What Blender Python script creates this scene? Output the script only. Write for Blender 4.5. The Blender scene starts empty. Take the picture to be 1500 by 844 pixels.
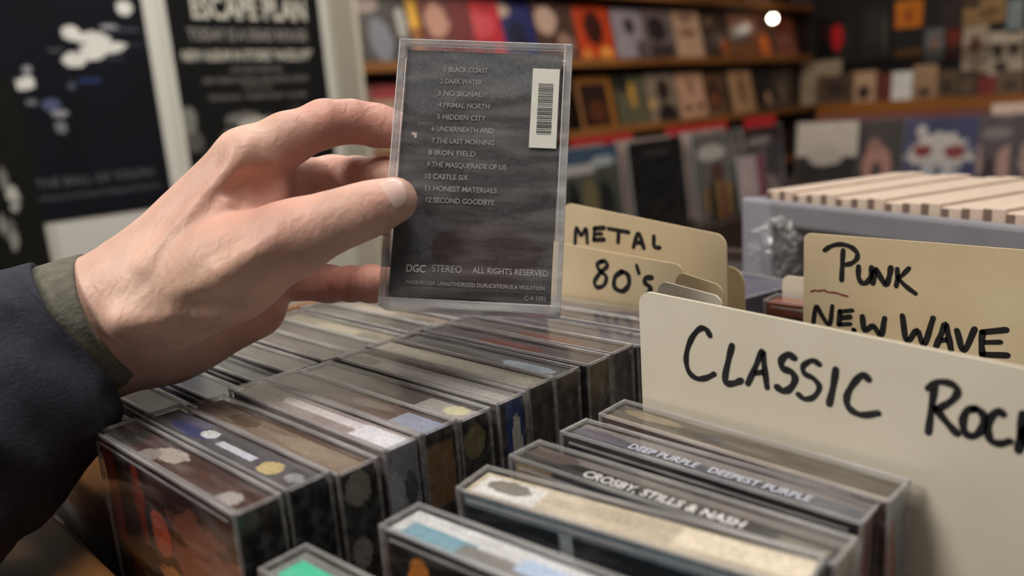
import bpy, math, random
import numpy as np
from mathutils import Matrix, Vector, noise

random.seed(4)
rng = np.random.default_rng(4)
SC = bpy.context.scene
COL = SC.collection

# ---------------------------------------------------------------- camera, world, lights, exposure
Z0 = 1.25                                   # height of the camera above the shop floor
FPX, PITCH, ROLL, YAW = 1177.0, .221, -.073, -.792
_cy, _sy = math.cos(YAW), math.sin(YAW)
FWD = np.array([_sy*math.cos(PITCH), _cy*math.cos(PITCH), -math.sin(PITCH)])
_R = np.array([_cy, -_sy, 0.0]); _U = np.cross(_R, FWD)
RGT = _R*math.cos(ROLL)+_U*math.sin(ROLL); UPV = -_R*math.sin(ROLL)+_U*math.cos(ROLL)
cd = bpy.data.cameras.new('camera'); cam = bpy.data.objects.new('camera', cd); COL.objects.link(cam)
m = Matrix.Identity(4)
for i in range(3):
    m[i][0] = RGT[i]; m[i][1] = UPV[i]; m[i][2] = -FWD[i]
m[2][3] = Z0
cam.matrix_world = m
cd.sensor_width = 36; cd.lens = 36*FPX/1500; cd.clip_start = .01
cd.dof.use_dof = True; cd.dof.focus_distance = .335; cd.dof.aperture_fstop = 6.2
SC.camera = cam

w = bpy.data.worlds.new('world'); SC.world = w; w.use_nodes = True
w.node_tree.nodes['Background'].inputs[0].default_value = (.95, .90, .84, 1)
w.node_tree.nodes['Background'].inputs[1].default_value = .10

def area(name, loc, target, size, power, color, sy=None):
    l = bpy.data.lights.new(name, 'AREA'); l.energy = power; l.color = color
    l.shape = 'RECTANGLE'; l.size = size; l.size_y = sy or size
    o = bpy.data.objects.new(name, l); COL.objects.link(o); o.location = loc
    o.rotation_euler = (Vector(target)-Vector(loc)).to_track_quat('-Z', 'Y').to_euler()
    return o
WARM = (1.0, .95, .88)
area('counter_ceiling_light', (-.05, .25, 2.75), (-.25, .35, 1.1), .45, 22, WARM, 1.1)
area('front_fill_light', (-.75, -1.25, 2.7), (-.3, .3, 1.1), .6, 40, WARM, 1.0)  # unseen light added to brighten the hand and the front covers
area('poster_fill_light', (-1.9, 1.2, 2.93), (-2.7, 1.3, 1.2), .5, 46, (1, .95, .88), 1.8)  # unseen light added by the left wall, placed to streak the cassette tops
area('shelf_ceiling_light', (-1.5, 3.2, 2.9), (-3, 3.6, 1.3), .4, 25, (1, .86, .70), 1.2)
area('back_ceiling_light', (-.8, 4.6, 2.9), (-1.5, 5.5, 1.0), .4, 26, (1, .86, .70), 1.2)
area('bin_ceiling_light', (-.6, 2.3, 2.9), (-1.4, 2.8, 1.0), .3, 20, (1, .92, .85), .8)

SC.view_settings.view_transform = 'Standard'; SC.view_settings.look = 'None'
SC.view_settings.exposure = 0.0; SC.view_settings.gamma = 1.0; SC.view_settings.use_curve_mapping = False
SC.cycles.use_denoising = True
SC.cycles.max_bounces = 8; SC.cycles.transparent_max_bounces = 24

# ---------------------------------------------------------------- helpers
def ray(px, py):
    return FWD + RGT*(px-750)/FPX - UPV*(py-422)/FPX
def on(ax, val, px, py):                    # where the sight line of a pixel meets a plane (mm from the camera)
    d = ray(px, py); return d*(val/d['xyz'.index(ax)])
def M(v):                                   # mm from the camera to metres in the shop
    return Vector((v[0]/1000, v[1]/1000, v[2]/1000+Z0))
def camP(px, py, d):                        # camera-frame mm
    return np.array([(px-750)/FPX*d, -(py-422)/FPX*d, d])
def cam2world(P):
    P = np.asarray(P); return (P[:, :1]*RGT+P[:, 1:2]*UPV+P[:, 2:3]*FWD)/1000+np.array([0, 0, Z0])

def srgb(r, g, b):
    f = lambda c: ((c/255+.055)/1.055)**2.4 if c > 10 else c/255/12.92
    return (f(r), f(g), f(b))

MATS = {}
def mat(name, col=(.5, .5, .5), rough=.5, metal=0, noise_amt=0, noise_scale=40, bump=0, coat=0, attr=None, spec=.5, col2=None, sss=0, stretch=None):
    if name in MATS: return MATS[name]
    mt = bpy.data.materials.new(name); mt.use_nodes = True; nt = mt.node_tree; N = nt.nodes; L = nt.links
    b = N['Principled BSDF']; b.inputs['Base Color'].default_value = (*col, 1)
    b.inputs['Roughness'].default_value = rough; b.inputs['Metallic'].default_value = metal
    b.inputs['Coat Weight'].default_value = coat; b.inputs['Specular IOR Level'].default_value = spec
    b.inputs['Coat Roughness'].default_value = .15
    src = None
    if attr:
        a = N.new('ShaderNodeAttribute'); a.attribute_name = attr; src = a.outputs['Color']
    tc = N.new('ShaderNodeTexCoord'); mp = N.new('ShaderNodeMapping'); L.new(tc.outputs['Object'], mp.inputs[0])
    if stretch: mp.inputs['Scale'].default_value = stretch
    if noise_amt:
        n = N.new('ShaderNodeTexNoise'); n.inputs['Scale'].default_value = noise_scale; n.inputs['Detail'].default_value = 5
        L.new(mp.outputs[0], n.inputs['Vector'])
        mx = N.new('ShaderNodeMix'); mx.data_type = 'RGBA'
        c2 = col2 or tuple(c*(1-noise_amt) for c in col)
        rp = N.new('ShaderNodeMapRange'); rp.inputs[1].default_value = .35; rp.inputs[2].default_value = .65
        L.new(n.outputs['Fac'], rp.inputs[0]); L.new(rp.outputs[0], mx.inputs[0])
        if src is None:
            mx.inputs[6].default_value = (*col, 1); mx.inputs[7].default_value = (*c2, 1)
        else:
            g = N.new('ShaderNodeMix'); g.data_type = 'RGBA'; g.blend_type = 'MULTIPLY'; g.inputs[0].default_value = 1
            L.new(src, g.inputs[6]); g.inputs[7].default_value = (1-noise_amt,)*3+(1,)
            L.new(src, mx.inputs[6]); L.new(g.outputs[2], mx.inputs[7])
        src = mx.outputs[2]
    if src is not None: L.new(src, b.inputs['Base Color'])
    if bump:
        n2 = N.new('ShaderNodeTexNoise'); n2.inputs['Scale'].default_value = noise_scale*2.5; n2.inputs['Detail'].default_value = 4
        L.new(mp.outputs[0], n2.inputs['Vector'])
        bp = N.new('ShaderNodeBump'); bp.inputs['Strength'].default_value = bump; bp.inputs['Distance'].default_value = .001
        L.new(n2.outputs['Fac'], bp.inputs['Height']); L.new(bp.outputs[0], b.inputs['Normal'])
    if sss:
        b.inputs['Subsurface Weight'].default_value = sss; b.inputs['Subsurface Radius'].default_value = (1, .35, .2)
        b.inputs['Subsurface Scale'].default_value = .004
    MATS[name] = mt; return mt

def clear_mat(name, tint, body, rough=.12, scuff=.25):
    """thin polystyrene: see-through, fresnel shine, fine scuffs that scatter"""
    mt = bpy.data.materials.new(name); mt.use_nodes = True; N = mt.node_tree.nodes; L = mt.node_tree.links
    out = N['Material Output']; N.remove(N['Principled BSDF'])
    tr = N.new('ShaderNodeBsdfTransparent'); tr.inputs[0].default_value = (*tint, 1)
    df = N.new('ShaderNodeBsdfDiffuse'); df.inputs[0].default_value = (.62, .60, .58, 1)
    gl = N.new('ShaderNodeBsdfGlossy'); gl.inputs['Roughness'].default_value = rough; gl.inputs[0].default_value = (1, 1, 1, 1)
    fr = N.new('ShaderNodeFresnel'); ge = N.new('ShaderNodeNewGeometry'); ma = N.new('ShaderNodeMath'); ma.operation = 'MULTIPLY_ADD'
    ma.inputs[1].default_value = 1/1.45-1.45; ma.inputs[2].default_value = 1.45
    L.new(ge.outputs['Backfacing'], ma.inputs[0]); L.new(ma.outputs[0], fr.inputs[0])
    tc = N.new('ShaderNodeTexCoord'); mp = N.new('ShaderNodeMapping'); mp.inputs['Scale'].default_value = (12, 90, 60)
    n = N.new('ShaderNodeTexNoise'); n.inputs['Scale'].default_value = 3; n.inputs['Detail'].default_value = 6
    L.new(tc.outputs['Object'], mp.inputs[0]); L.new(mp.outputs[0], n.inputs['Vector'])
    rp = N.new('ShaderNodeMapRange'); rp.inputs[1].default_value = .45; rp.inputs[2].default_value = .75
    rp.inputs[3].default_value = body; rp.inputs[4].default_value = body+scuff
    L.new(n.outputs['Fac'], rp.inputs[0])
    a = N.new('ShaderNodeMixShader'); L.new(rp.outputs[0], a.inputs[0]); L.new(tr.outputs[0], a.inputs[1]); L.new(df.outputs[0], a.inputs[2])
    c = N.new('ShaderNodeMixShader'); L.new(fr.outputs[0], c.inputs[0]); L.new(a.outputs[0], c.inputs[1]); L.new(gl.outputs[0], c.inputs[2])
    L.new(c.outputs[0], out.inputs[0]); MATS[name] = mt; return mt

def emat(name, col, s):
    mt = bpy.data.materials.new(name); mt.use_nodes = True; b = mt.node_tree.nodes['Principled BSDF']
    b.inputs['Emission Color'].default_value = (*col, 1); b.inputs['Emission Strength'].default_value = s
    MATS[name] = mt; return mt

PRINT = mat('glossy_print', attr='print', rough=.35, noise_amt=.12, noise_scale=60)
PRINTM = mat('worn_matte_print', attr='print', rough=.7, noise_amt=.2, noise_scale=25)
CASE = clear_mat('clear_case_plastic', (.97, .97, .98), .01, .12, .13)  # scuffs made stronger so their pale streaks also stand in for highlights
RIM = clear_mat('milky_case_rim', (.88, .88, .90), .20, .25, .28)
FILM = clear_mat('clear_film', (.98, .98, .98), .0, .10, .04)
DARKP = mat('black_cassette_plastic', (.015, .015, .017), .35)
CREAM = mat('cream_card', srgb(222, 213, 195), .65, noise_amt=.10, noise_scale=14, bump=.05, col2=srgb(212, 202, 182))
CREAM2 = mat('aged_cream_card', srgb(218, 203, 170), .65, noise_amt=.25, noise_scale=9, bump=.05, col2=srgb(196, 172, 134))
INK = mat('black_marker_ink', (.012, .012, .013), .4)
REDINK = mat('red_ballpoint_ink', (.22, .03, .03), .5)
WHITEI = mat('white_print_ink', (.80, .79, .76), .5)
GREYI = mat('grey_print_ink', (.36, .34, .33), .5)
WOOD = mat('tan_wood', srgb(150, 98, 48), .5, noise_amt=.4, noise_scale=14, bump=.15, stretch=(1, .12, 1), col2=srgb(100, 60, 26))
WOODX = mat('tan_wood_crossways', srgb(165, 112, 60), .5, noise_amt=.4, noise_scale=30, bump=.15, stretch=(.12, 1, 1), col2=srgb(112, 70, 34))
DKWOOD = mat('dark_stained_wood', srgb(52, 32, 20), .6, noise_amt=.4, noise_scale=14)
WALLM = mat('off_white_wall_paint', srgb(196, 193, 182), .8, noise_amt=.06, noise_scale=3, bump=.05)
BLACKW = mat('black_painted_wall', (.014, .012, .012), .8, noise_amt=.3, noise_scale=3)
FLOORM = mat('dark_carpet_floor', (.03, .03, .028), .9, noise_amt=.4, noise_scale=60)

def link(o, parent=None):
    COL.objects.link(o)
    if parent is not None: o.parent = parent
    return o
def tag(o, label, cat, group=None, kind=None):
    if label: o['label'] = label
    if cat: o['category'] = cat
    if group: o['group'] = group
    if kind: o['kind'] = kind
    return o
def empty(name, label=None, cat=None, group=None, mw=None):
    o = bpy.data.objects.new(name, None); COL.objects.link(o); o.empty_display_size = .02
    if mw is not None: o.matrix_world = mw
    tag(o, label, cat, group); return o
def mesh(name, V, F, mt, parent=None, smooth=False, cols=None, mw=None):
    me = bpy.data.meshes.new(name); me.from_pydata([tuple(v) for v in V], [], F)
    me.materials.append(mt)
    if cols is not None:
        a = me.color_attributes.new('print', 'FLOAT_COLOR', 'CORNER')
        li = np.zeros(len(me.loops), int); me.loops.foreach_get('vertex_index', li)
        if len(cols) == len(V): c = np.asarray(cols)[li]
        else:
            c = np.zeros((len(me.loops), 3)); k = 0
            for f, p in enumerate(F): c[k:k+len(p)] = cols[f]; k += len(p)
        a.data.foreach_set('color', np.concatenate([c, np.ones((len(c), 1))], 1).ravel().astype('f'))
    if smooth: me.polygons.foreach_set('use_smooth', [True]*len(F))
    me.update()
    o = bpy.data.objects.new(name, me); link(o, parent)
    if mw is not None: o.matrix_world = mw
    return o
def boxes(bs):
    V, F = [], []
    for x0, y0, z0, x1, y1, z1 in bs:
        b = len(V); V += [(x0, y0, z0), (x1, y0, z0), (x1, y1, z0), (x0, y1, z0), (x0, y0, z1), (x1, y0, z1), (x1, y1, z1), (x0, y1, z1)]
        F += [tuple(b+i for i in f) for f in ((0, 3, 2, 1), (4, 5, 6, 7), (0, 1, 5, 4), (1, 2, 6, 5), (2, 3, 7, 6), (3, 0, 4, 7))]
    return V, F
def bev(o, wd=.0005, seg=2):
    md = o.modifiers.new('bevel', 'BEVEL'); md.width = wd; md.segments = seg; md.limit_method = 'ANGLE'; return o
def box(name, b, mt, parent=None, wd=0, mw=None):
    V, F = boxes([b] if not isinstance(b, list) else b)
    o = mesh(name, V, F, mt, parent, mw=mw)
    if wd: bev(o, wd)
    return o

def art(spec, nu, nv, seed=0, soft=.012):
    """paint a print as a grid of cell colours: spec = (base, [(kind, x0, y0, a, b, colour), ...]); y up"""
    u, v = np.meshgrid((np.arange(nu)+.5)/nu, (np.arange(nv)+.5)/nv)
    r = np.random.default_rng(seed)
    def fbm(sc):
        out = np.zeros_like(u)
        for o_ in range(4):
            k = sc*2**o_; ph = r.uniform(0, 6.28, 6)
            out += (np.sin(u*k*6.3+ph[0]+2*np.sin(v*k*4+ph[1]))*np.cos(v*k*5.7+ph[2]+2*np.sin(u*k*3.1+ph[3])))/(1.6**o_)
        return out/2.2
    C = np.zeros((nv, nu, 3)); C[:] = spec[0]
    n1 = fbm(1.3)[..., None]; C *= 1+.22*n1
    for s in spec[1]:
        k, a0, b0, a1, b1, c = s[:6]
        wob = fbm(2.5)*(.10 if len(s) < 7 else s[6])
        if k == 'e': d = ((u-a0)/a1)**2+((v-b0)/b1)**2-1+wob*3
        elif k == 'r': d = np.maximum(np.maximum(a0-u, u-a1), np.maximum(b0-v, v-b1))/.05+wob*.3
        elif k == 'n': d = .35-fbm(a0)*1.0*b0-((u > a1)*0) ; d = np.where((v > b1), d, 1)
        al = np.clip(.5-d/.12, 0, 1)[..., None]
        C = C*(1-al)+np.array(c)*al
    C *= (1+.10*r.standard_normal((nv, nu, 1)))
    return np.clip(C, 0, 1)
def grid(name, mt, parent, O, U, V_, nu, nv, C):
    """flat printed face: origin O, edge vectors U, V_"""
    O, U, V_ = map(np.array, (O, U, V_))
    P = [O+U*i/nu+V_*j/nv for j in range(nv+1) for i in range(nu+1)]
    F = [(j*(nu+1)+i, j*(nu+1)+i+1, (j+1)*(nu+1)+i+1, (j+1)*(nu+1)+i) for j in range(nv) for i in range(nu)]
    return mesh(name, P, F, mt, parent, cols=C.reshape(-1, 3))

def text(name, s, size, mt, parent, mw, align='LEFT', sx=1.0, bold=0, depth=.00003):
    cu = bpy.data.curves.new(name, 'FONT'); cu.body = s; cu.size = size; cu.align_x = align; cu.offset = bold; cu.extrude = depth
    cu.space_line = 1.0; cu.resolution_u = 3
    t = bpy.data.objects.new('tmp', cu); COL.objects.link(t)
    dg = bpy.context.evaluated_depsgraph_get(); me = bpy.data.meshes.new_from_object(t.evaluated_get(dg))
    bpy.data.objects.remove(t); me.materials.clear(); me.materials.append(mt)
    me.transform(Matrix.Diagonal((sx, 1, 1, 1)))
    o = bpy.data.objects.new(name, me); link(o, parent); o.matrix_local = mw
    return o
def face_mw(origin, right, up):             # text frame: x right, y up
    r = Vector(right).normalized(); u = Vector(up).normalized(); n = r.cross(u)
    mm = Matrix.Identity(4)
    for i in range(3): mm[i][0] = r[i]; mm[i][1] = u[i]; mm[i][2] = n[i]; mm[i][3] = origin[i]
    return mm

def smooth_poly(pts, n=6):
    pts = [np.array(p, float) for p in pts]
    if len(pts) < 3: return pts
    e = [2*pts[0]-pts[1]]+pts+[2*pts[-1]-pts[-2]]; out = []
    for i in range(1, len(e)-2):
        for k in range(n):
            t = k/n; a, b, c, d = e[i-1:i+3]
            out.append(.5*((2*b)+(c-a)*t+(2*a-5*b+4*c-d)*t*t+(3*b-a-3*c+d)*t**3))
    return out+[pts[-1]]
def strokes(name, polys, r, mt, parent, lift=.00012):
    """marker strokes in a card's own x-z plane, front towards -y, one mesh"""
    V, F = [], []
    for q in polys:
        p = smooth_poly(q); rr = r*(1+.12*math.sin(len(V)))
        b = len(V)
        for i, a in enumerate(p):
            t = p[min(i+1, len(p)-1)]-p[max(i-1, 0)]; t = t/(np.linalg.norm(t)+1e-9); nn = np.array([-t[1], t[0]])
            w_ = rr*(1+.1*math.sin(i*.7))
            V += [(a[0]+nn[0]*w_, -lift, a[1]+nn[1]*w_), (a[0]-nn[0]*w_, -lift, a[1]-nn[1]*w_)]
        F += [(b+2*i, b+2*i+1, b+2*i+3, b+2*i+2) for i in range(len(p)-1)]
        for a in (p[0], p[-1]):
            c = len(V); V += [(a[0]+rr*math.cos(k*.5236), -lift*1.05, a[1]+rr*math.sin(k*.5236)) for k in range(12)]
            F.append(tuple(range(c, c+12)))
    return mesh(name, V, F, mt, parent)

# ---------------------------------------------------------------- room
CEIL = 2.98
def struct(o): o['kind'] = 'structure'; return o
struct(box('floor', (-3.2, -2.2, -.05, 3.2, 6.6, 0), FLOORM))
struct(box('wall_left', (-3.2, -2.2, 0, -3.0-.001, 6.6, CEIL), WALLM))
struct(box('wall_back', (-3.0, 6.45, 0, 3.2, 6.6, CEIL), BLACKW))
struct(box('ceiling', (-3.2, -2.2, CEIL, 3.2, 6.6, CEIL+.05), mat('ceiling_paint', (.35, .33, .30), .9, noise_amt=.1, noise_scale=2)))

# ---------------------------------------------------------------- posters on the left wall (plane x = -3 m)
def wallpt(px, py): return M(on('x', -2996, px, py))
def poster(label, y0, y1, z0, z1, spec, nu, nv, border, seed, dx=0, rot=0):
    """paper sheet on the wall: y0..y1 m along the wall, printed field inside a white border"""
    mw = Matrix.Translation((-2.996+dx, y0, z0)) @ Matrix.Rotation(rot, 4, 'X')
    t = empty('wall_poster', label, 'poster', 'posters on the white wall', mw)
    W_, H_ = y1-y0, z1-z0
    box('paper_sheet', (0, 0, 0, .0006, W_, H_), mat('poster_paper', srgb(205, 203, 194), .5), t)
    b0, b1, b2, b3 = border
    pf = grid('printed_field', mat('poster_print', attr='print', rough=.75, spec=.12), t, (.0009, b0, b2), (0, W_-b0-b1, 0), (0, 0, H_-b2-b3), nu, nv, art(spec, nu, nv, seed))
    return t, W_, H_
K = srgb(18, 18, 22)
W8 = srgb(220, 218, 212); NAVY = srgb(20, 20, 32)
def wall_art(items, y0, y1, z0, z1, border):
    """shapes measured in photo pixels, turned into the poster's own u, v"""
    out = []
    for px, py, rx, ry, c, *wob in items:
        q = M(on('x', -2996, px, py)); q2 = M(on('x', -2996, px+rx, py)); q3 = M(on('x', -2996, px, py-ry))
        w_, h_ = y1-y0-border[0]-border[1], z1-z0
        out.append(('e', (q.y-y0-border[0])/w_, (q.z-z0)/h_, abs(q2.y-q.y)/w_, abs(q3.z-q.z)/h_, c, *(wob or [.12])))
    return out
gw = srgb(150, 150, 156)
frag = wall_art([(138, 57, 26, 11, W8, .2), (150, 70, 38, 8, W8, .2), (102, 48, 14, 11, W8), (108, 88, 18, 11, W8), (135, 80, 20, 8, W8), (182, 11, 12, 11, W8, .3), (165, 66, 22, 4, W8),
   (160, 40, 14, 4, gw), (185, 44, 22, 2.5, srgb(70, 70, 80)), (80, 73, 12, 2.5, srgb(90, 90, 96)), (30, 125, 22, 8, W8, .25), (40, 118, 10, 6, W8), (40, 102, 7, 6, gw), (12, 150, 7, 6, gw), (46, 150, 8, 4, srgb(120, 120, 124)),
   (76, 153, 14, 11, srgb(84, 92, 124), .3), (88, 166, 13, 5, gw), (88, 186, 8, 8, srgb(120, 120, 126), .4), (132, 118, 17, 4, srgb(44, 56, 96)), (105, 126, 6, 6, srgb(80, 86, 98)), (170, 86, 14, 2, srgb(60, 60, 70)), (205, 66, 18, 1.6, srgb(60, 60, 70))],
   .62, 1.285, .985, 2.05, (0, .052))
p1, pw, ph = poster('navy black poster with scattered white ship-like fragments and small pale lettering', .62, 1.285, .985, 2.05,
                    ((.006, .006, .010), frag), 110, 200, (.0, .052, .0, .0), 3, rot=.0)
def ptext(p, s, y, z, size, mt, sx=1, al='LEFT', bold=0):
    return text('lettering', s, size, mt, p, face_mw((.0016, y, z), (0, 1, 0), (0, 0, 1)), al, sx, bold)
ptext(p1, 'THE BALL OF YOUTH', .17, .115, .040, mat('dim_poster_ink', (.12, .12, .14), .5), 1.0)
ptext(p1, 'WWW.OUTOFLINE.COM/BALLSOFYOUTH', .17, .07, .022, mat('dim_poster_ink'), .95)
g_ = srgb(150, 148, 140)
spec2 = ((.007, .007, .007), wall_art([(272, 178, 16, 24, srgb(120, 118, 112), .5), (285, 205, 14, 14, srgb(84, 82, 78), .6), (362, 172, 30, 10, srgb(110, 108, 102), .6), (370, 182, 20, 9, srgb(170, 166, 158), .5), (300, 225, 20, 12, srgb(60, 58, 56), .8),
   (345, 200, 16, 10, srgb(110, 108, 104), .6), (325, 232, 14, 12, srgb(50, 50, 48), .8), (430, 170, 18, 14, srgb(60, 58, 56), .8)], 1.292, 1.985, .88, 1.86, (.022, .030)))
p2, pw2, ph2 = poster('black gig poster headed ESCAPE PLAN in condensed white capitals', 1.292, 1.985, .88, 1.86, spec2, 110, 160, (.022, .030, .0, .0), 5)
def line2(s, px, py, size, sx, mt, bold=0):
    q = wallpt(px, py); ptext(p2, s, q.y-1.292, q.z-.88, size, mt, sx, 'CENTER', bold)
PI_ = mat('poster_cream_ink', srgb(196, 192, 180), .5)
PI2 = mat('poster_grey_ink', srgb(140, 136, 128), .5)
line2('ESCAPE PLAN', 370, 28, .115, .70, PI_, .003)
line2('TODAY IS A DEAD ROUGE', 368, 59, .058, .72, PI2, .001)
line2('NEW ALBUM IN STORES "HAZELUFF"', 368, 88, .052, .64, PI_, .001)
line2('OUT NOW FROM THE', 376, 105, .024, .9, PI2)
line2('NEW YORK IN THE FALL WITH SPECIAL GUESTS', 378, 120, .026, .80, PI2)
line2('TICKETS ON SALE', 378, 129, .018, .9, PI2)
line2('THE OLD HALL   THURSDAY NIGHT   ALL AGES', 380, 144, .024, .82, PI2)
p3, _, _ = poster('narrow black poster with pale standing figures and blotched white shapes', .40, .790, .82, 1.445,
                  ((.008, .008, .006), wall_art([(18, 285, 11, 16, srgb(185, 183, 174), .3), (20, 302, 8, 9, srgb(160, 158, 150), .3), (4, 262, 7, 22, srgb(120, 118, 112), .3), (14, 335, 9, 14, srgb(100, 98, 92), .4), (22, 355, 7, 16, srgb(140, 138, 130), .4), (2, 325, 6, 16, srgb(150, 148, 140), .4)], .40, .790, .82, 1.445, (0, 0))), 80, 110, (0, 0, 0, 0), 9, dx=.004)
box('lower_sheet', (-2.9955, .818, .80, -2.995, 1.26, .975), mat('pale_sheet', srgb(206, 203, 196), .7))
tag(bpy.data.objects['lower_sheet'], 'blank pale paper sheet pinned under the navy poster', 'paper'); bpy.data.objects['lower_sheet'].name = 'paper_sheet'

# ---------------------------------------------------------------- record shelves on the left wall
sh = empty('record_shelf', 'long tan wooden record shelves along the left wall with black backing', 'shelf', mw=Matrix.Translation((-3, 2.03, 0)))
Y1 = 4.20
BZ = [Z0+.572, Z0+.208, Z0-.165, Z0-.53]
for z in BZ:
    bev(box('shelf_board', (.02, 0, z-.024, .15, Y1, z), WOOD, sh), .002)
    bev(box('front_lip', (.150, 0, z-.026, .164, Y1, z+.018), WOOD, sh), .002)
box('back_panel', (.003, 0, .3, .019, Y1+.21, 2.7), DKWOOD, sh)
box('side_panel', (.003, -.02, .3, .165, 0, 2.7), mat('pale_shelf_side', srgb(190, 182, 165), .6), sh)

def sleeve(label, cat, group, mw, size, spec, seed, tk=.004, hh=None, film=False, name='record_sleeve', nu=26):
    """square sleeve, local x right, z up, art facing -y"""
    t = empty(name, label, cat, group, mw); h = hh or size
    box('cardboard', (0, 0, 0, size, tk, h), mat('sleeve_board', srgb(150, 140, 125), .6), t)
    grid('cover_print', PRINT, t, (0, -.0004, 0), (size, 0, 0), (0, 0, h), nu, nu, art(spec, nu, nu, seed))
    if film:
        box('plastic_outer', [(-.004, -.003, -.002, size+.004, -.0026, h+.012), (-.004, tk+.002, -.002, size+.004, tk+.0024, h+.012)], FILM, t)
        box('plastic_edge', (-.005, -.003, -.002, -.0035, tk+.002, h+.012), RIM, t); box('plastic_edge', (size+.0035, -.003, -.002, size+.005, tk+.002, h+.012), RIM, t)
    return t
WN = [0]
def wall_cover(label, px0, px1, row, spec, seed, size=None, lean=.20, film=False, hh=None):
    ym = (on('x', -2870, px0, 140)[1]+on('x', -2870, px1, 140)[1])/2000
    s = size or .312
    z = BZ[row]+.001; WN[0] += 1; y0_ = max(ym-s/2, 2.04)
    mw = Matrix.Translation((-2.862-.008*(WN[0] % 3), y0_, z)) @ Matrix.Rotation(math.pi/2, 4, 'Z') @ Matrix.Rotation(-lean, 4, 'X')
    return sleeve(label, 'record', 'record sleeves on the left wall shelves', mw, s, spec, seed, hh=hh, film=film)
C = srgb
A = [
 (497, 577, 'black sleeve with a pale figure, upper shelf next to the posters', (C(26, 24, 24), [('e', .3, .85, .22, .12, C(150, 130, 125)), ('e', .45, .35, .2, .3, C(110, 112, 125)), ('e', .85, .6, .1, .22, C(170, 165, 160))])),
 (577, 650, 'bright yellow sleeve with a brown patch, upper shelf', (C(222, 165, 45), [('e', .7, .35, .2, .2, C(150, 90, 30)), ('e', .25, .5, .2, .25, C(230, 190, 80))])),
 (640, 700, 'dark red sleeve with a pale face at its left side', (C(95, 20, 24), [('e', .3, .65, .22, .25, C(190, 140, 120)), ('r', .6, 0, 1, 1, C(110, 15, 25))])),
 (686, 745, 'crimson sleeve with faint pink lettering, upper shelf', (C(190, 28, 45), [('e', .5, .6, .35, .2, C(205, 70, 80)), ('e', .6, .25, .2, .1, C(90, 20, 30))])),
 (745, 797, 'deep blue sleeve with one small beige patch, upper shelf', (C(32, 38, 100), [('e', .2, .85, .22, .12, C(190, 170, 150)), ('e', .5, .4, .22, .3, C(18, 22, 50))])),
 (797, 851, 'brown sleeve with a pale face beside the orange one', (C(75, 50, 42), [('e', .3, .7, .25, .25, C(190, 160, 145)), ('e', .7, .3, .2, .2, C(150, 120, 105))])),
 (852, 909, 'orange-red sleeve with a big dark oval, upper shelf', (C(190, 65, 30), [('e', .5, .6, .26, .3, C(60, 22, 18)), ('e', .75, .15, .2, .12, C(225, 150, 70)), ('e', .2, .12, .15, .1, C(215, 130, 60))])),
 (910, 958, 'pale lilac-grey sleeve with one dark dot, upper shelf', (C(150, 140, 150), [('e', .5, .65, .16, .16, C(60, 50, 55)), ('e', .8, .2, .2, .2, C(90, 80, 85))])),
 (952, 996, 'grey sleeve with dark group portrait, upper shelf', (C(105, 92, 92), [('e', .4, .6, .3, .25, C(45, 38, 40)), ('r', .1, 0, .9, .3, C(60, 50, 48))])),
 (994, 1037, 'beige sleeve with a faded face, upper shelf', (C(190, 155, 130), [('e', .5, .55, .3, .1, C(150, 105, 90)), ('e', .5, .85, .3, .08, C(140, 100, 85))])),
 (1036, 1076, 'dark brown sleeve with dim orange corner, upper shelf', (C(62, 42, 32), [('e', .85, .25, .2, .2, C(170, 90, 45)), ('e', .3, .8, .15, .12, C(120, 90, 75))])),
 (1072, 1110, 'rust brown sleeve with two dark heads, upper shelf', (C(125, 78, 48), [('e', .3, .5, .16, .2, C(50, 32, 26)), ('e', .7, .55, .16, .2, C(60, 36, 28))])),
 (1106, 1142, 'sleeve with an orange triangle on brown, upper shelf', (C(100, 62, 45), [('e', .5, .25, .25, .3, C(205, 105, 45)), ('e', .5, .8, .4, .1, C(70, 42, 34))])),
 (1140, 1174, 'reddish sleeve at the far end of the upper shelf', (C(130, 66, 48), [('e', .45, .45, .3, .15, C(155, 95, 80)), ('r', 0, 0, 1, .2, C(155, 90, 55))])),
]
for i, (a, b, lab, sp) in enumerate(A): wall_cover(lab, a, b, 1, sp, 20+i)
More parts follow.
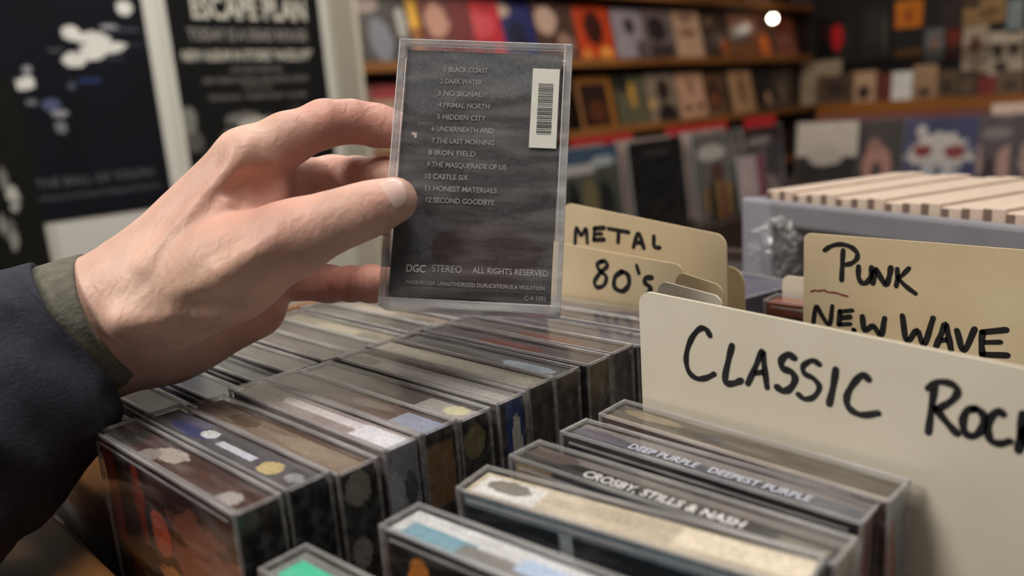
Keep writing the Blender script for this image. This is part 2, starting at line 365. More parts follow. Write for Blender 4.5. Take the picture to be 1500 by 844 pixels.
B_ = [
 (530, 600, 'sleeve with a red header above a beige and black picture', (C(150, 125, 100), [('r', 0, .78, 1, 1, C(150, 22, 28)), ('e', .3, .45, .25, .15, C(35, 32, 28)), ('e', .8, .3, .2, .3, C(190, 170, 150))])),
 (845, 912, 'dark brown sleeve with a tan border, middle shelf', (C(150, 98, 45), [('r', .08, .08, .86, .86, C(42, 28, 22)), ('e', .5, .35, .25, .2, C(90, 48, 28))])),
 (914, 956, 'olive grey sleeve with a small yellow figure, middle shelf', (C(95, 92, 72), [('e', .5, .6, .1, .25, C(190, 145, 60)), ('e', .2, .8, .2, .15, C(40, 42, 36))])),
 (954, 996, 'grey sleeve with a dark head and shoulders, middle shelf', (C(135, 120, 105), [('e', .55, .65, .22, .22, C(50, 36, 34)), ('e', .6, .15, .35, .25, C(38, 32, 34)), ('e', .1, .4, .12, .1, C(200, 160, 100))])),
 (996, 1042, 'pink-beige sleeve with two small dark marks, middle shelf', (C(200, 155, 130), [('e', .3, .25, .14, .08, C(90, 60, 52)), ('e', .75, .28, .12, .08, C(95, 62, 55)), ('e', .5, .7, .1, .2, C(150, 110, 92))])),
 (1036, 1072, 'brown portrait sleeve with an orange smudge, middle shelf', (C(105, 75, 55), [('e', .5, .5, .3, .3, C(70, 45, 32)), ('e', .5, .4, .1, .1, C(165, 90, 55))])),
 (1070, 1112, 'sandy tan sleeve with a faint standing figure, middle shelf', (C(180, 140, 105), [('e', .5, .55, .12, .35, C(120, 88, 62))])),
 (1110, 1138, 'black sleeve with a small pale dancer, middle shelf', (C(30, 22, 20), [('e', .65, .35, .1, .12, C(210, 160, 130)), ('e', .75, .2, .25, .05, C(150, 120, 95))])),
 (1136, 1168, 'dim brown sleeve at the far end of the middle shelf', (C(60, 46, 36), [('e', .5, .4, .2, .3, C(110, 90, 70))])),
]
for i, (a, b, lab, sp) in enumerate(B_): wall_cover(lab, a, b, 2, sp, 50+i)
wall_cover('narrow cream sleeve beside the red headed one, middle shelf', 470, 500, 2, (C(180, 168, 150), []), 66, size=.075, hh=.30)
for i, (a, b, lab, sp) in enumerate([
   (478, 540, 'white and black striped sleeve on the lowest shelf', (C(190, 190, 180), [('r', .1, .5, .2, 1, C(30, 30, 30)), ('r', .38, .4, .5, 1, C(60, 60, 60)), ('r', .7, .5, .78, 1, C(40, 40, 40))])),
   (540, 600, 'white sleeve with one black block on the lowest shelf', (C(200, 196, 188), [('r', .15, .5, .5, 1, C(22, 22, 22)), ('r', .6, .3, .8, .9, C(150, 150, 145))]))]):
    wall_cover(lab, a, b, 3, sp, 70+i)
for i, (a, lab, col) in enumerate([(868, 'grey sleeve foot above the top shelf board, beside the white one', C(120, 110, 105)), (940, 'white sleeve foot on the top shelf board', C(190, 180, 170)), (1010, 'brown sleeve foot on the top shelf board', C(110, 75, 60)), (1085, 'dusky pink sleeve foot on the top shelf board', C(150, 110, 100)), (1150, 'dark grey sleeve foot at the top shelf end', C(80, 72, 70))]):
    wall_cover(lab, a, a+50, 0, (col, []), 80+i)

# ---------------------------------------------------------------- lower record bins: one along x = -1.5, one across y = 4.0
binm = mat('bin_plywood', srgb(64, 48, 38), .6, noise_amt=.3, noise_scale=20)
b1 = empty('record_bin', 'plywood record bin with red dividers under the left shelves', 'record bin', mw=Matrix.Translation((-1.52, .9, 0)))
bz = Z0-.46
box('side_board', (.0, 0, .2, .02, 2.55, bz), binm, b1); box('side_board', (-.38, 0, .2, -.36, 2.55, bz-.02), binm, b1)
box('bottom_board', (-.38, 0, bz-.36, .02, 2.55, bz-.34), binm, b1)
box('end_board', (-.36, 0, .2, 0, .02, bz), binm, b1); box('end_board', (-.36, 2.53, .2, 0, 2.55, bz), binm, b1)
box('leg', (-.36, .02, 0, -.32, .06, .2), DKWOOD, b1); box('leg', (-.04, .02, 0, 0, .06, .2), DKWOOD, b1)
box('leg', (-.36, 2.49, 0, -.32, 2.53, .2), DKWOOD, b1); box('leg', (-.04, 2.49, 0, 0, 2.53, .2), DKWOOD, b1)
def bin_cover(label, y, z, spec, seed, lean=.10, x=-1.52, s=.312):
    mw = Matrix.Translation((x-.03, y, z)) @ Matrix.Rotation(math.pi/2, 4, 'Z') @ Matrix.Rotation(-lean, 4, 'X')
    return sleeve(label, 'record', 'records in the low bins', mw, s, spec, seed, film=True, nu=40)
ZT = Z0-.135-.312
L1 = [
 (1.755, 'green-grey sleeve with white title and teal corner, in the near bin', (C(88, 90, 78), [('r', 0, .86, 1, 1, C(70, 95, 120)), ('e', .35, .80, .28, .06, C(205, 200, 195)), ('e', .75, .85, .2, .05, C(190, 195, 200)), ('e', .25, .45, .1, .25, C(24, 24, 22)), ('e', .75, .35, .12, .3, C(26, 28, 26)), ('e', .5, .4, .12, .3, C(130, 118, 80)), ('r', .85, 0, 1, .3, C(40, 110, 130))])),
 (2.125, 'plain black sleeve with a faint grey title, in the near bin', (C(14, 13, 14), [('r', .25, .84, .75, .90, C(70, 58, 62)), ('e', .4, .3, .06, .06, C(36, 26, 24)), ('e', .75, .2, .06, .08, C(34, 28, 24))])),
 (2.50, 'silver sleeve with a yellow-jacketed singer and white title', (C(120, 116, 112), [('e', .4, .78, .3, .09, C(215, 212, 205)), ('e', .5, .55, .16, .12, C(95, 55, 35)), ('e', .5, .22, .35, .22, C(165, 125, 50)), ('e', .35, .18, .09, .3, C(25, 20, 20)), ('e', .6, .15, .07, .3, C(120, 50, 38)), ('e', .85, .15, .08, .2, C(24, 20, 20))])),
 (2.86, 'dark sleeve with a grey skull-like face, bin corner', (C(42, 34, 36), [('e', .45, .85, .3, .06, C(130, 125, 125)), ('e', .45, .55, .3, .12, C(28, 22, 26)), ('e', .5, .2, .35, .2, C(160, 148, 138)), ('e', .5, .22, .08, .15, C(40, 34, 34))])),
]
for i, (y, lab, sp) in enumerate(L1): bin_cover(lab, y, ZT-.005*i, sp, 90+i)
bin_cover('white and magenta striped sleeve tucked beside the silver one', 2.77, ZT, (C(215, 195, 195), [('r', .7, 0, 1, 1, C(140, 50, 80))]), 97, s=.20, x=-1.5)
for i, (y, wd_, lab) in enumerate([(1.70, .12, 'short red divider card at the near end of the low bin'), (1.90, .32, 'wide red divider card behind the green-grey sleeve'), (2.42, .42, 'red divider card behind the silver sleeve'), (2.98, .26, 'red divider card in the bin corner')]):
    o = box('divider_card', (0, 0, 0, wd_, .002, .34), mat('red_divider_board', srgb(165, 26, 32), .5), mw=Matrix.Translation((-1.59-.004*i, y, ZT-.0)) @ Matrix.Rotation(math.pi/2, 4, 'Z') @ Matrix.Rotation(-.10, 4, 'X'))
    tag(o, lab, 'divider', 'red dividers in the low bin')
for i, (y, lab) in enumerate([(1.72, 'pale sleeve just peeking up behind the green-grey one'), (2.10, 'pale sleeve just peeking up behind the black one'), (2.46, 'pale sleeve just peeking up behind the silver one')]):
    mw = Matrix.Translation((-1.572, y, ZT+.006)) @ Matrix.Rotation(math.pi/2, 4, 'Z') @ Matrix.Rotation(-.10, 4, 'X')
    sleeve(lab, 'record', 'records in the low bins', mw, .312, (C(170, 150, 140), []), 120+i, nu=6)

b2 = empty('record_bin', 'plywood record bin across the back of the shop', 'record bin', mw=Matrix.Translation((-1.95, 4.0, 0)))
box('side_board', (0, -.02, .2, 2.2, 0, bz-.02), binm, b2); box('side_board', (0, .40, .2, 2.2, .42, bz), binm, b2)
box('bottom_board', (0, 0, bz-.36, 2.2, .42, bz-.34), binm, b2)
box('end_board', (0, 0, .2, .02, .4, bz), binm, b2); box('end_board', (2.18, 0, .2, 2.2, .4, bz), binm, b2)
for x in (.02, 2.12):
    for y in (.0, .36): box('leg', (x, y, 0, x+.05, y+.04, .2), DKWOOD, b2)
L2 = [
 (1172, 1238, 'sleeve half white above and black below, back bin', (C(28, 24, 24), [('r', 0, .45, 1, 1, C(205, 195, 185)), ('e', .5, .45, .3, .15, C(190, 180, 172)), ('e', .5, .2, .25, .1, C(20, 16, 16))])),
 (1236, 1314, 'dark maroon sleeve with a pink arched figure, back bin', (C(42, 28, 32), [('e', .55, .3, .22, .32, C(175, 125, 115)), ('e', .55, .15, .09, .2, C(45, 26, 28)), ('e', .5, .62, .1, .1, C(150, 105, 95))])),
 (1316, 1430, 'blue sleeve with white blotch and two red patches', (C(58, 62, 105), [('e', .5, .5, .46, .26, C(205, 200, 195), .25), ('e', .5, .2, .25, .15, C(190, 190, 195), .3), ('e', .28, .52, .14, .09, C(140, 50, 55)), ('e', .72, .5, .15, .10, C(140, 50, 55)), ('e', .25, .8, .08, .1, C(200, 195, 190)), ('e', .5, .22, .05, .07, C(60, 80, 95))])),
 (1432, 1500, 'mauve sleeve with pale standing figures by the blue one', (C(92, 78, 82), [('r', 0, .0, 1, .4, C(45, 32, 38)), ('e', .6, .3, .18, .3, C(190, 150, 140)), ('e', .15, .3, .09, .35, C(180, 150, 142)), ('e', .4, .75, .2, .08, C(140, 130, 130))])),
 (1502, 1580, 'dusky purple sleeve at the right end of the back bin', (C(80, 66, 74), [('e', .3, .4, .2, .3, C(180, 150, 140))])),
]
for i, (a, b, lab, sp) in enumerate(L2):
    xa = on('y', 4000, a, 200)[0]/1000; xb = on('y', 4000, b, 200)[0]/1000
    mw = Matrix.Translation(((xa+xb)/2-.156, 4.03+.012*(i % 2), Z0-.185-.312)) @ Matrix.Rotation(-.10, 4, 'X')
    sleeve(lab, 'record', 'records in the low bins', mw, .312, sp, 130+i, film=True, nu=40)
o = box('title_card', (0, 0, 0, .22, .002, .07), mat('pale_title_board', srgb(215, 190, 175), .6), mw=Matrix.Translation(M(on('y', 4080, 1452, 176))))
tag(o, 'pale header card standing above the mauve sleeve', 'card')
o = box('divider_card', (0, 0, 0, .95, .002, .342), mat('dull_red_board', srgb(112, 56, 50), .6), mw=Matrix.Translation((-1.86, 4.13, Z0-.185-.312)))
tag(o, 'long dull red divider card behind the back bin sleeves', 'divider')

# ---------------------------------------------------------------- back wall display
bk = empty('display_shelf', 'orange-brown display ledge low on the black back wall', 'shelf', mw=Matrix.Translation((-2.80, 6.30, 0)))
bev(box('ledge_board', (0, -.06, Z0-.185, 2.9, .148, Z0-.155), WOODX, bk), .003)
bev(box('front_fascia', (0, -.08, Z0-.255, 2.9, -.06, Z0-.150), mat('orange_wood', srgb(170, 105, 35), .5, noise_amt=.35, noise_scale=10, stretch=(.15, 1, 1)), bk), .003)
for zz in (Z0+.16, ):
    bev(box('upper_rail', (.1, .02, zz, 2.9, .06, zz+.02), DKWOOD, bk), .002)
D = [
 (1172, 1232, 92, 142, 'tall cream sleeve at the left end of the back ledge', (C(175, 155, 130), [('e', .7, .3, .3, .3, C(140, 115, 90))])),
 (1196, 1252, 112, 143, 'brown sleeve leaning in front of the tall cream one', (C(92, 68, 50), [('e', .5, .5, .3, .3, C(60, 44, 36))])),
 (1246, 1284, 106, 141, 'small cream sleeve with a dark portrait, back ledge', (C(205, 170, 140), [('e', .5, .3, .25, .25, C(70, 50, 42))])),
 (1282, 1306, 108, 141, 'red-brown sleeve beside the bright white one', (C(110, 50, 42), [])),
 (1304, 1336, 106, 138, 'small sleeve painted bright white as a glossy reflection, back ledge', (C(250, 250, 250), [])),  # white print stands in for a glossy reflection on a sleeve
 (1336, 1372, 96, 141, 'beige sleeve right of the bright white one', (C(180, 145, 115), [('e', .5, .2, .3, .15, C(90, 66, 56))])),
 (1370, 1402, 104, 141, 'olive brown sleeve under the grey-blue frame', (C(100, 80, 58), [('e', .5, .4, .3, .3, C(62, 48, 38))])),
 (1400, 1432, 104, 141, 'dark sleeve right of the olive brown one, back ledge', (C(72, 56, 44), [('e', .5, .4, .3, .3, C(105, 84, 64))])),
 (1432, 1460, 112, 141, 'small dark red sleeve on the back ledge', (C(130, 40, 38), [])),
 (1458, 1500, 104, 141, 'brown speckled sleeve at the right end of the back ledge', (C(110, 85, 65), [('e', .5, .4, .3, .2, C(70, 50, 42))])),
 (1196, 1248, 28, 84, 'black print with a bright red figure on the back wall', (C(14, 10, 12), [('e', .6, .45, .18, .35, C(215, 16, 30)), ('e', .2, .6, .1, .25, C(60, 14, 22))])),
 (1262, 1300, 10, 84, 'nearly black print with a faint grey edge, back wall', (C(24, 20, 20), [('e', .9, .4, .08, .4, C(72, 62, 55))])),
 (1311, 1352, 3, 43, 'square orange print with a dark emblem, back wall', (C(225, 130, 25), [('e', .5, .45, .15, .25, C(170, 80, 20))])),
 (1311, 1352, 46, 86, 'black print with an ochre foot under the orange one', (C(22, 20, 18), [('r', 0, 0, 1, .28, C(130, 85, 25))])),
 (1354, 1382, 0, 40, 'dark grey print high beside the orange one', (C(30, 28, 28), [])),
 (1382, 1408, 0, 40, 'dusky brown print high above the dark red one', (C(52, 38, 36), [])),
 (1354, 1382, 43, 88, 'grey-blue framed print on the back wall', (C(112, 118, 120), [('e', .5, .5, .2, .25, C(150, 110, 95))])),
 (1384, 1407, 43, 88, 'dark red print right of the grey-blue one', (C(120, 34, 24), [('r', 0, 0, 1, .5, C(70, 26, 22))])),
 (1410, 1474, 0, 38, 'tan picture print high on the back wall', (C(165, 130, 85), [('e', .2, .8, .25, .15, C(40, 32, 26)), ('e', .6, .4, .3, .2, C(120, 90, 55))])),
 (1474, 1498, 0, 50, 'narrow pale blue print high at the right', (C(140, 155, 158), [])),
 (1408, 1446, 40, 108, 'white print with a red-brown portrait, back wall', (C(190, 170, 150), [('e', .5, .6, .25, .2, C(110, 60, 52)), ('e', .6, .2, .3, .15, C(150, 130, 110))])),
 (1446, 1500, 48, 118, 'white print with three dark heads, back wall', (C(205, 190, 172), [('e', .25, .6, .15, .15, C(60, 45, 40)), ('e', .7, .6, .15, .12, C(80, 62, 52)), ('e', .35, .25, .2, .12, C(62, 52, 48))])),
]
for i, (a, b, t_, bo, lab, sp) in enumerate(D):
    ledge = bo > 120
    Y = (6290 if i == 0 else 6262-4*(i % 2)) if ledge else 6436
    p0 = on('y', Y, a, bo); p1_ = on('y', Y, b, bo); pt = on('y', Y, a, t_)
    wd_ = (p1_[0]-p0[0])/1000*.97; hh = (pt[2]-p0[2])/1000
    z = Z0-.154 if ledge else p0[2]/1000+Z0
    if ledge: hh = pt[2]/1000+Z0-z
    mw = Matrix.Translation((p0[0]/1000, Y/1000, z)) @ Matrix.Rotation(-.08 if ledge else 0, 4, 'X')
    sleeve(lab, 'record' if ledge else 'print', 'sleeves on the back ledge' if ledge else 'prints on the back wall', mw, wd_, sp, 200+i, hh=hh, nu=16, name='record_sleeve' if ledge else 'framed_print')
# glowing bulb on a clip arm at the end of the shelves
bp_ = M(on('x', -2800, 1132, 27))
lt = empty('spot_lamp', 'small glowing round lamp below the top shelf board', 'lamp', mw=Matrix.Translation(bp_))
def uvs(name, r, mt, parent, sc=(1, 1, 1), c=(0, 0, 0), n=16, mw=None):
    V = []; F = []
    for j in range(n//2+1):
        th = math.pi*j/(n//2)
        for i in range(n): V.append((c[0]+r*sc[0]*math.sin(th)*math.cos(2*math.pi*i/n), c[1]+r*sc[1]*math.sin(th)*math.sin(2*math.pi*i/n), c[2]+r*sc[2]*math.cos(th)))
    for j in range(n//2):
        for i in range(n): F.append((j*n+i, (j+1)*n+i, (j+1)*n+(i+1) % n, j*n+(i+1) % n))
    return mesh(name, V, F, mt, parent, True)
uvs('bulb', .028, emat('lamp_glow', (1, .9, .72), 14), lt)
box('lamp_arm', (-.006, -.006, .04, .006, .006, .066), DARKP, lt)
box('lamp_socket', (-.014, -.014, .022, .014, .014, .042), DARKP, lt)

# ---------------------------------------------------------------- cassette tray (counter)
CZ = (Z0*1000-186)/1000
tr = empty('cassette_tray', 'wide tan wooden tray holding the cassette rows', 'tray', mw=Matrix.Translation((0, 0, 0)))
box('tray_floor', (-.62, -.02, CZ-.018, .46, .80, CZ), mat('dark_tray_floor', srgb(44, 36, 34), .7, noise_amt=.3, noise_scale=20), tr)
bev(box('front_rail', (-.62, .044, CZ, -.215, .082, CZ+.024), WOODX, tr), .002)
bev(box('side_rail', (-.632, -.02, CZ-.018, -.62, .80, CZ+.03), WOOD, tr), .002); bev(box('side_rail', (.46, -.02, CZ-.018, .472, .80, CZ+.03), WOOD, tr), .002)
bev(box('back_rail', (-.62, .80, CZ-.018, .46, .812, CZ+.012), DKWOOD, tr), .002)
box('row_riser', (-.325, .075, CZ, -.20, .36, CZ+.0065), mat('riser_felt', (.03, .03, .03), .9), tr)
for x in (-.60, .40):
    for y in (0, .74): box('leg', (x, y, 0, x+.04, y+.04, CZ-.018), DKWOOD, tr)

# ---------------------------------------------------------------- cassettes
T, LN, H = .0165, .109, .0695
def rotm(yaw, tip, lean):
    return Matrix.Rotation(yaw, 4, 'Z') @ Matrix.Rotation(tip, 4, 'Y') @ Matrix.Rotation(lean, 4, 'X')
def tape(label, group, mw, spine, front=None, end=None, seed=0, L_=LN, T_=T, H_=H, name='cassette', txt=None, tcol=None, tsize=.006, tx=.02, nf=(46, 30)):
    """boxed cassette on its long side: spine up (z=0), front cover towards -y, x along its length; origin = top left front corner"""
    t = empty(name, label, 'cassette', group, mw)
    o = box('case_shell', (0, 0, -H_, L_, T_, 0), CASE, t)
    e = .0012
    rims = [(0, 0, -e, L_, e, .0001), (0, T_-e, -e, L_, T_, .0001), (0, 0, -e, e, T_, .0001), (L_-e, 0, -e, L_, T_, .0001),
            (0, 0, -H_, e, e, 0), (L_-e, 0, -H_, L_, e, 0), (0, T_-e, -H_, e, T_, 0), (L_-e, T_-e, -H_, L_, T_, 0),
            (0, 0, -H_, L_, e, -H_+e), (L_-e, 0, -H_, L_, T_, -H_+e), (.004, .0, -.0042, L_-.004, .0006, -.0032)]
    bx = [tuple(v*1.0 for v in r) for r in rims]
    bev(box('case_rim', bx, RIM, t), .0003)
    i_ = .0016
    box('cassette_body', (.0045, .0035, -H_+.003, L_-.0045, T_-.003, -.0045), DARKP, t)
    nu, nv = 110, 17
    grid('inlay_spine', PRINT, t, (i_, i_, -.0018), (L_-2*i_, 0, 0), (0, T_-2*i_, 0), nu, nv, art(spine, nu, nv, seed))
    fa = front or (tuple(c*.6 for c in spine[0]), [])
    nn = nf if front else (8, 6)
    grid('inlay_front', PRINT, t, (i_, i_, -H_+.002), (L_-2*i_, 0, 0), (0, 0, H_-.0038), nn[0], nn[1], art(fa, *nn, seed+1))
    ea = end or ((.012, .012, .013), [])
    grid('inlay_end', PRINT, t, (L_-i_, i_, -H_+.002), (0, T_-2*i_, 0), (0, 0, H_-.0038), 14, 56, art(ea, 14, 56, seed+2))
    if txt:
        for s, x, y, sz, sx_, mt in txt:
            text('spine_lettering', s, sz, mt, t, face_mw((x, y, -.0014), (1, 0, 0), (0, 1, 0)), 'LEFT', sx_, .0001)
    return t
def mwp(x, y, z, yaw=0, tip=0, lean=0):
    return Matrix.Translation((x/1000, y/1000, z/1000+Z0)) @ rotm(yaw, tip, lean)

G1 = 'cassettes packed in the left row'
BLK = (.012, .012, .013)
row1 = [
 ('front cassette of the left row with dark red cover art', (C(70, 48, 44), [('e', .12, .5, .08, .5, C(60, 60, 58)), ('e', .42, .65, .10, .3, C(175, 165, 155)), ('e', .34, .3, .06, .3, C(140, 130, 125)), ('r', .5, .1, .86, .7, C(80, 56, 50)), ('e', .88, .35, .05, .3, C(170, 165, 160)), ('r', 0, 0, 1, .16, C(135, 130, 128))]),
  (C(38, 14, 14), [('r', .0, .35, .10, .98, C(165, 20, 24)), ('e', .28, .7, .05, .25, C(120, 34, 26)), ('e', .42, .60, .08, .14, C(150, 56, 34)), ('e', .74, .62, .22, .25, C(112, 62, 50), .4), ('e', .5, .3, .16, .10, C(160, 100, 45), .5), ('e', .75, .2, .2, .07, C(170, 50, 28), .5), ('e', .18, .15, .08, .2, C(130, 76, 50)), ('r', .31, 0, .36, .7, C(16, 12, 14))]), (BLK, [])),
 ('cassette with blue-white lettered spine and yellow oval, left row', (C(88, 88, 92), [('e', .25, .5, .16, .3, C(70, 76, 120)), ('e', .36, .62, .05, .22, C(225, 225, 225)), ('r', .46, .35, .70, .60, C(205, 208, 220)), ('e', .80, .45, .055, .3, C(205, 185, 130)), ('e', .93, .5, .04, .2, C(150, 152, 155)), ('r', .0, .7, .3, 1, C(110, 105, 130))]), None, (C(16, 20, 24), [])),
 ('cassette with a dull beige speckled spine, third in the left row', (C(140, 122, 104), [('e', .3, .5, .1, .3, C(105, 86, 72)), ('r', 0, .8, 1, 1, C(90, 70, 58)), ('e', .7, .5, .15, .25, C(150, 136, 116))]), None,
  (C(40, 38, 36), [('e', .5, .9, .4, .09, C(150, 140, 128)), ('e', .4, .55, .3, .09, C(150, 142, 130)), ('e', .6, .30, .3, .07, C(140, 132, 122))])),
 ('cassette with shiny pinkish white spine, left row', (C(165, 150, 148), [('r', .25, .45, 1, .80, C(228, 222, 222)), ('e', .15, .5, .12, .3, C(140, 122, 122)), ('r', .76, .2, 1, .9, C(232, 232, 238))]), None,
  (C(140, 140, 150), [('e', .7, .45, .32, .08, C(10, 80, 140)), ('e', .2, .75, .3, .12, C(175, 175, 185)), ('e', .7, .75, .2, .1, C(70, 70, 80))])),
 ('cassette with brown spine ending pale blue, left row', (C(84, 58, 52), [('e', .35, .5, .2, .3, C(92, 70, 62)), ('r', .78, .1, 1, .9, C(150, 158, 178)), ('e', .6, .7, .12, .2, C(120, 104, 96))]), None,
  (C(52, 40, 34), [('r', 0, .55, 1, .92, C(130, 98, 62)), ('e', .4, .3, .3, .1, C(90, 86, 84))])),
 ('cassette with dark spine and lilac tip, sixth in the left row', (C(66, 46, 44), [('r', .72, .2, 1, .9, C(165, 160, 155)), ('e', .9, .6, .06, .3, C(205, 200, 160)), ('e', .3, .6, .2, .2, C(70, 50, 48))]), None,
  (C(34, 32, 28), [('e', .5, .85, .4, .1, C(120, 110, 70)), ('e', .3, .4, .2, .1, C(80, 76, 70))])),
 ('cassette with silvery white spine and a blue end panel', (C(150, 146, 140), [('r', .2, .3, 1, .7, C(185, 180, 174)), ('e', .1, .5, .1, .3, C(90, 70, 66))]), None,
  (C(28, 60, 125), [('e', .7, .6, .22, .3, C(200, 200, 190)), ('r', 0, .2, .3, 1, C(20, 24, 40))])),
 ('cassette with the brightest cream spine of the left row', (C(185, 178, 160), [('r', .1, .3, .95, .8, C(205, 200, 182))]), None, (C(20, 19, 18), [])),
 ('cassette with grey spine and a pale blue spot, left row', (C(105, 104, 104), [('e', .8, .5, .15, .3, C(190, 205, 218)), ('e', .3, .5, .25, .2, C(80, 78, 74))]), None, (C(22, 20, 18), [])),  # paler blue oval towards the right end of the spine
 ('cassette with charcoal spine showing a dark red patch, left row', (C(78, 74, 76), [('e', .5, .5, .2, .3, C(110, 42, 38))]), None, (C(26, 24, 22), [('e', .5, .8, .3, .1, C(70, 60, 45))])),
 ('cassette with smoky brown-grey spine, left row', (C(95, 86, 86), [('e', .6, .5, .2, .3, C(120, 70, 62))]), None, (C(40, 40, 52), [])),
 ('cassette with pale violet-grey spine, left row', (C(112, 108, 116), [('e', .4, .5, .3, .3, C(86, 82, 92))]), None, (C(46, 46, 58), [])),
 ('cassette with slate grey spine next to the last of the left row', (C(88, 86, 94), [('e', .4, .5, .1, .3, C(60, 54, 60))]), None, (C(20, 20, 34), [('e', .6, .5, .3, .3, C(70, 50, 44))])),
 ('last cassette of the left row, against the 80S card', (C(100, 96, 104), [('e', .7, .5, .2, .3, C(76, 70, 78))]), None, (C(18, 18, 24), [])),
]
jx = [0, -1, 1, 2, 0, -1, 1, 0, -2, 1, 0, 1, -1, 0]; jz = [0, 0, -1, 1, 0, -1.5, 0, .5, -1, 0, 0, -1, 0, 0]
BLUEW = mat('pale_blue_ink', srgb(200, 206, 225), .5)
for k, (lab, sp, fr, en) in enumerate(row1):
    tx = None
    if k == 1: tx = [('THE BLUE NOTES', .042, .0055, .0055, .8, BLUEW)]
    tape(lab, G1, mwp(-321+jx[k], 87+18.0*k, -109+jz[k], (.01 if k > 1 else .02), 0, 0), sp, fr, en, 300+5*k, nf=(110, 70), txt=None)

G2 = 'cassettes in the right row before the CLASSIC ROCK card'
IKG = mat('dark_grey_print_ink', (.05, .055, .07), .5)
SILV = mat('silver_print_ink', srgb(196, 198, 214), .45)
row2 = [
 ('cassette with mint green label at the bottom edge', (-199.5, 88.5, -121.0, .06, 0, 0), (C(120, 122, 116), [('r', .03, .12, 1, .74, C(70, 195, 155)), ('e', .28, .45, .06, .12, C(40, 130, 105))]), None, None, [('SIDE ONE', .02, .005, .004, .9, IKG)]),
 ('cassette with pale blue and grey spine over black-orange cover, right row', (-182.8, 118.7, -115.3, .088, 0, -.012), (C(205, 205, 204), [('r', .04, .05, .28, .60, C(120, 160, 175)), ('r', .24, .05, .50, .50, C(120, 116, 110)), ('r', .42, .3, 1, .75, C(170, 190, 218)), ('e', .75, .45, .2, .2, C(120, 130, 190), .5), ('r', 0, 0, 1, .1, C(150, 165, 172))]),
   (C(16, 14, 14), [('e', .12, .72, .05, .22, C(190, 115, 45)), ('e', .14, .42, .05, .15, C(160, 90, 40)), ('e', .30, .68, .05, .12, C(175, 120, 40)), ('e', .45, .6, .06, .1, C(180, 120, 50))]), None, None),
 ('cassette with beige spine and white square, teal cover, right row', (-182.1, 148, -115.3, .136, 0, .057), (C(196, 182, 158), [('r', .02, .1, .24, .9, C(222, 220, 214)), ('e', .12, .6, .08, .25, C(128, 122, 112)), ('r', .28, .4, .62, .7, C(186, 172, 150)), ('r', .66, .3, 1, .95, C(226, 212, 188))]),
   (C(120, 138, 146), [('r', .0, .80, 1, .93, C(30, 34, 40), .5), ('r', .34, .78, .38, .95, C(150, 158, 162))]), None, None),
 ('cassette spine lettered CROSBY, STILLS & NASH in white on black', (-182.9, 172.9, -113.8, .05, .02, -.03), (C(16, 16, 18), [('r', 0, .68, 1, 1, C(112, 104, 100)), ('e', .08, .75, .1, .3, C(80, 66, 62)), ('r', .85, .2, .98, .55, C(110, 104, 90))]),
   (C(30, 36, 42), [('r', 0, .7, .15, 1, C(140, 120, 95)), ('e', .4, .85, .2, .1, C(70, 48, 36))]), None, [('CROSBY, STILLS & NASH', .027, .0045, .0062, .82, WHITEI)]),
 ('cassette spine lettered DEEP PURPLE in silver on smoky blue', (-188.7, 205.4, -118, .05, .03, -.034), (C(62, 62, 74), [('r', 0, .62, 1, 1, C(118, 112, 108)), ('e', .1, .5, .12, .3, C(84, 80, 92)), ('r', .85, .2, 1, .7, C(84, 88, 96))]),
   (C(34, 30, 36), []), None, [('DEEP PURPLE   DEEPEST PURPLE', .026, .0055, .0058, .80, SILV)]),
 ('cassette with dark olive-brown spine against the CLASSIC ROCK card', (-186.3, 225.3, -117.1, -.013, .02, .04), (C(74, 66, 54), [('r', 0, .0, 1, .25, C(128, 110, 88)), ('e', .15, .7, .12, .2, C(130, 116, 92)), ('e', .4, .5, .06, .2, C(50, 50, 52))]),
   (C(90, 70, 60), []), (C(120, 140, 150), [('e', .3, .5, .4, .4, C(150, 70, 60))]), None),
]
for k, (lab, p, sp, fr, en, tx) in enumerate(row2):
    en = en or [(C(30, 60, 70), []), (C(90, 100, 110), []), (C(160, 160, 150), []), (C(130, 120, 110), [('e', .5, .8, .3, .1, C(160, 90, 70))]), (C(150, 90, 80), [('e', .5, .4, .3, .3, C(180, 160, 140))])][min(k, 4)]
    tape(lab, G2, mwp(*p), sp, fr, en, 400+5*k, txt=tx, nf=(110, 70))

# lower row at the far left, half hidden by the sleeve
for k, (lab, sp) in enumerate([('dark cassette standing low left of the red covered one', (C(38, 30, 30), [])), ('low cassette with a faint brown edge beside the wooden rail', (C(60, 46, 36), [])), ('low navy cassette under the jacket cuff', (C(24, 36, 70), [])), ('low black cassette behind the navy one, under the cuff', (BLK, []))]):
    tape(lab, 'low cassettes at the far left', mwp(-436+3*k, 92+24*k, -116.2, .0, 0, 0), sp, (tuple(c*.5 for c in sp[0]), [('r', .8, 0, .9, 1, C(80, 62, 50))]), None, 500+5*k)

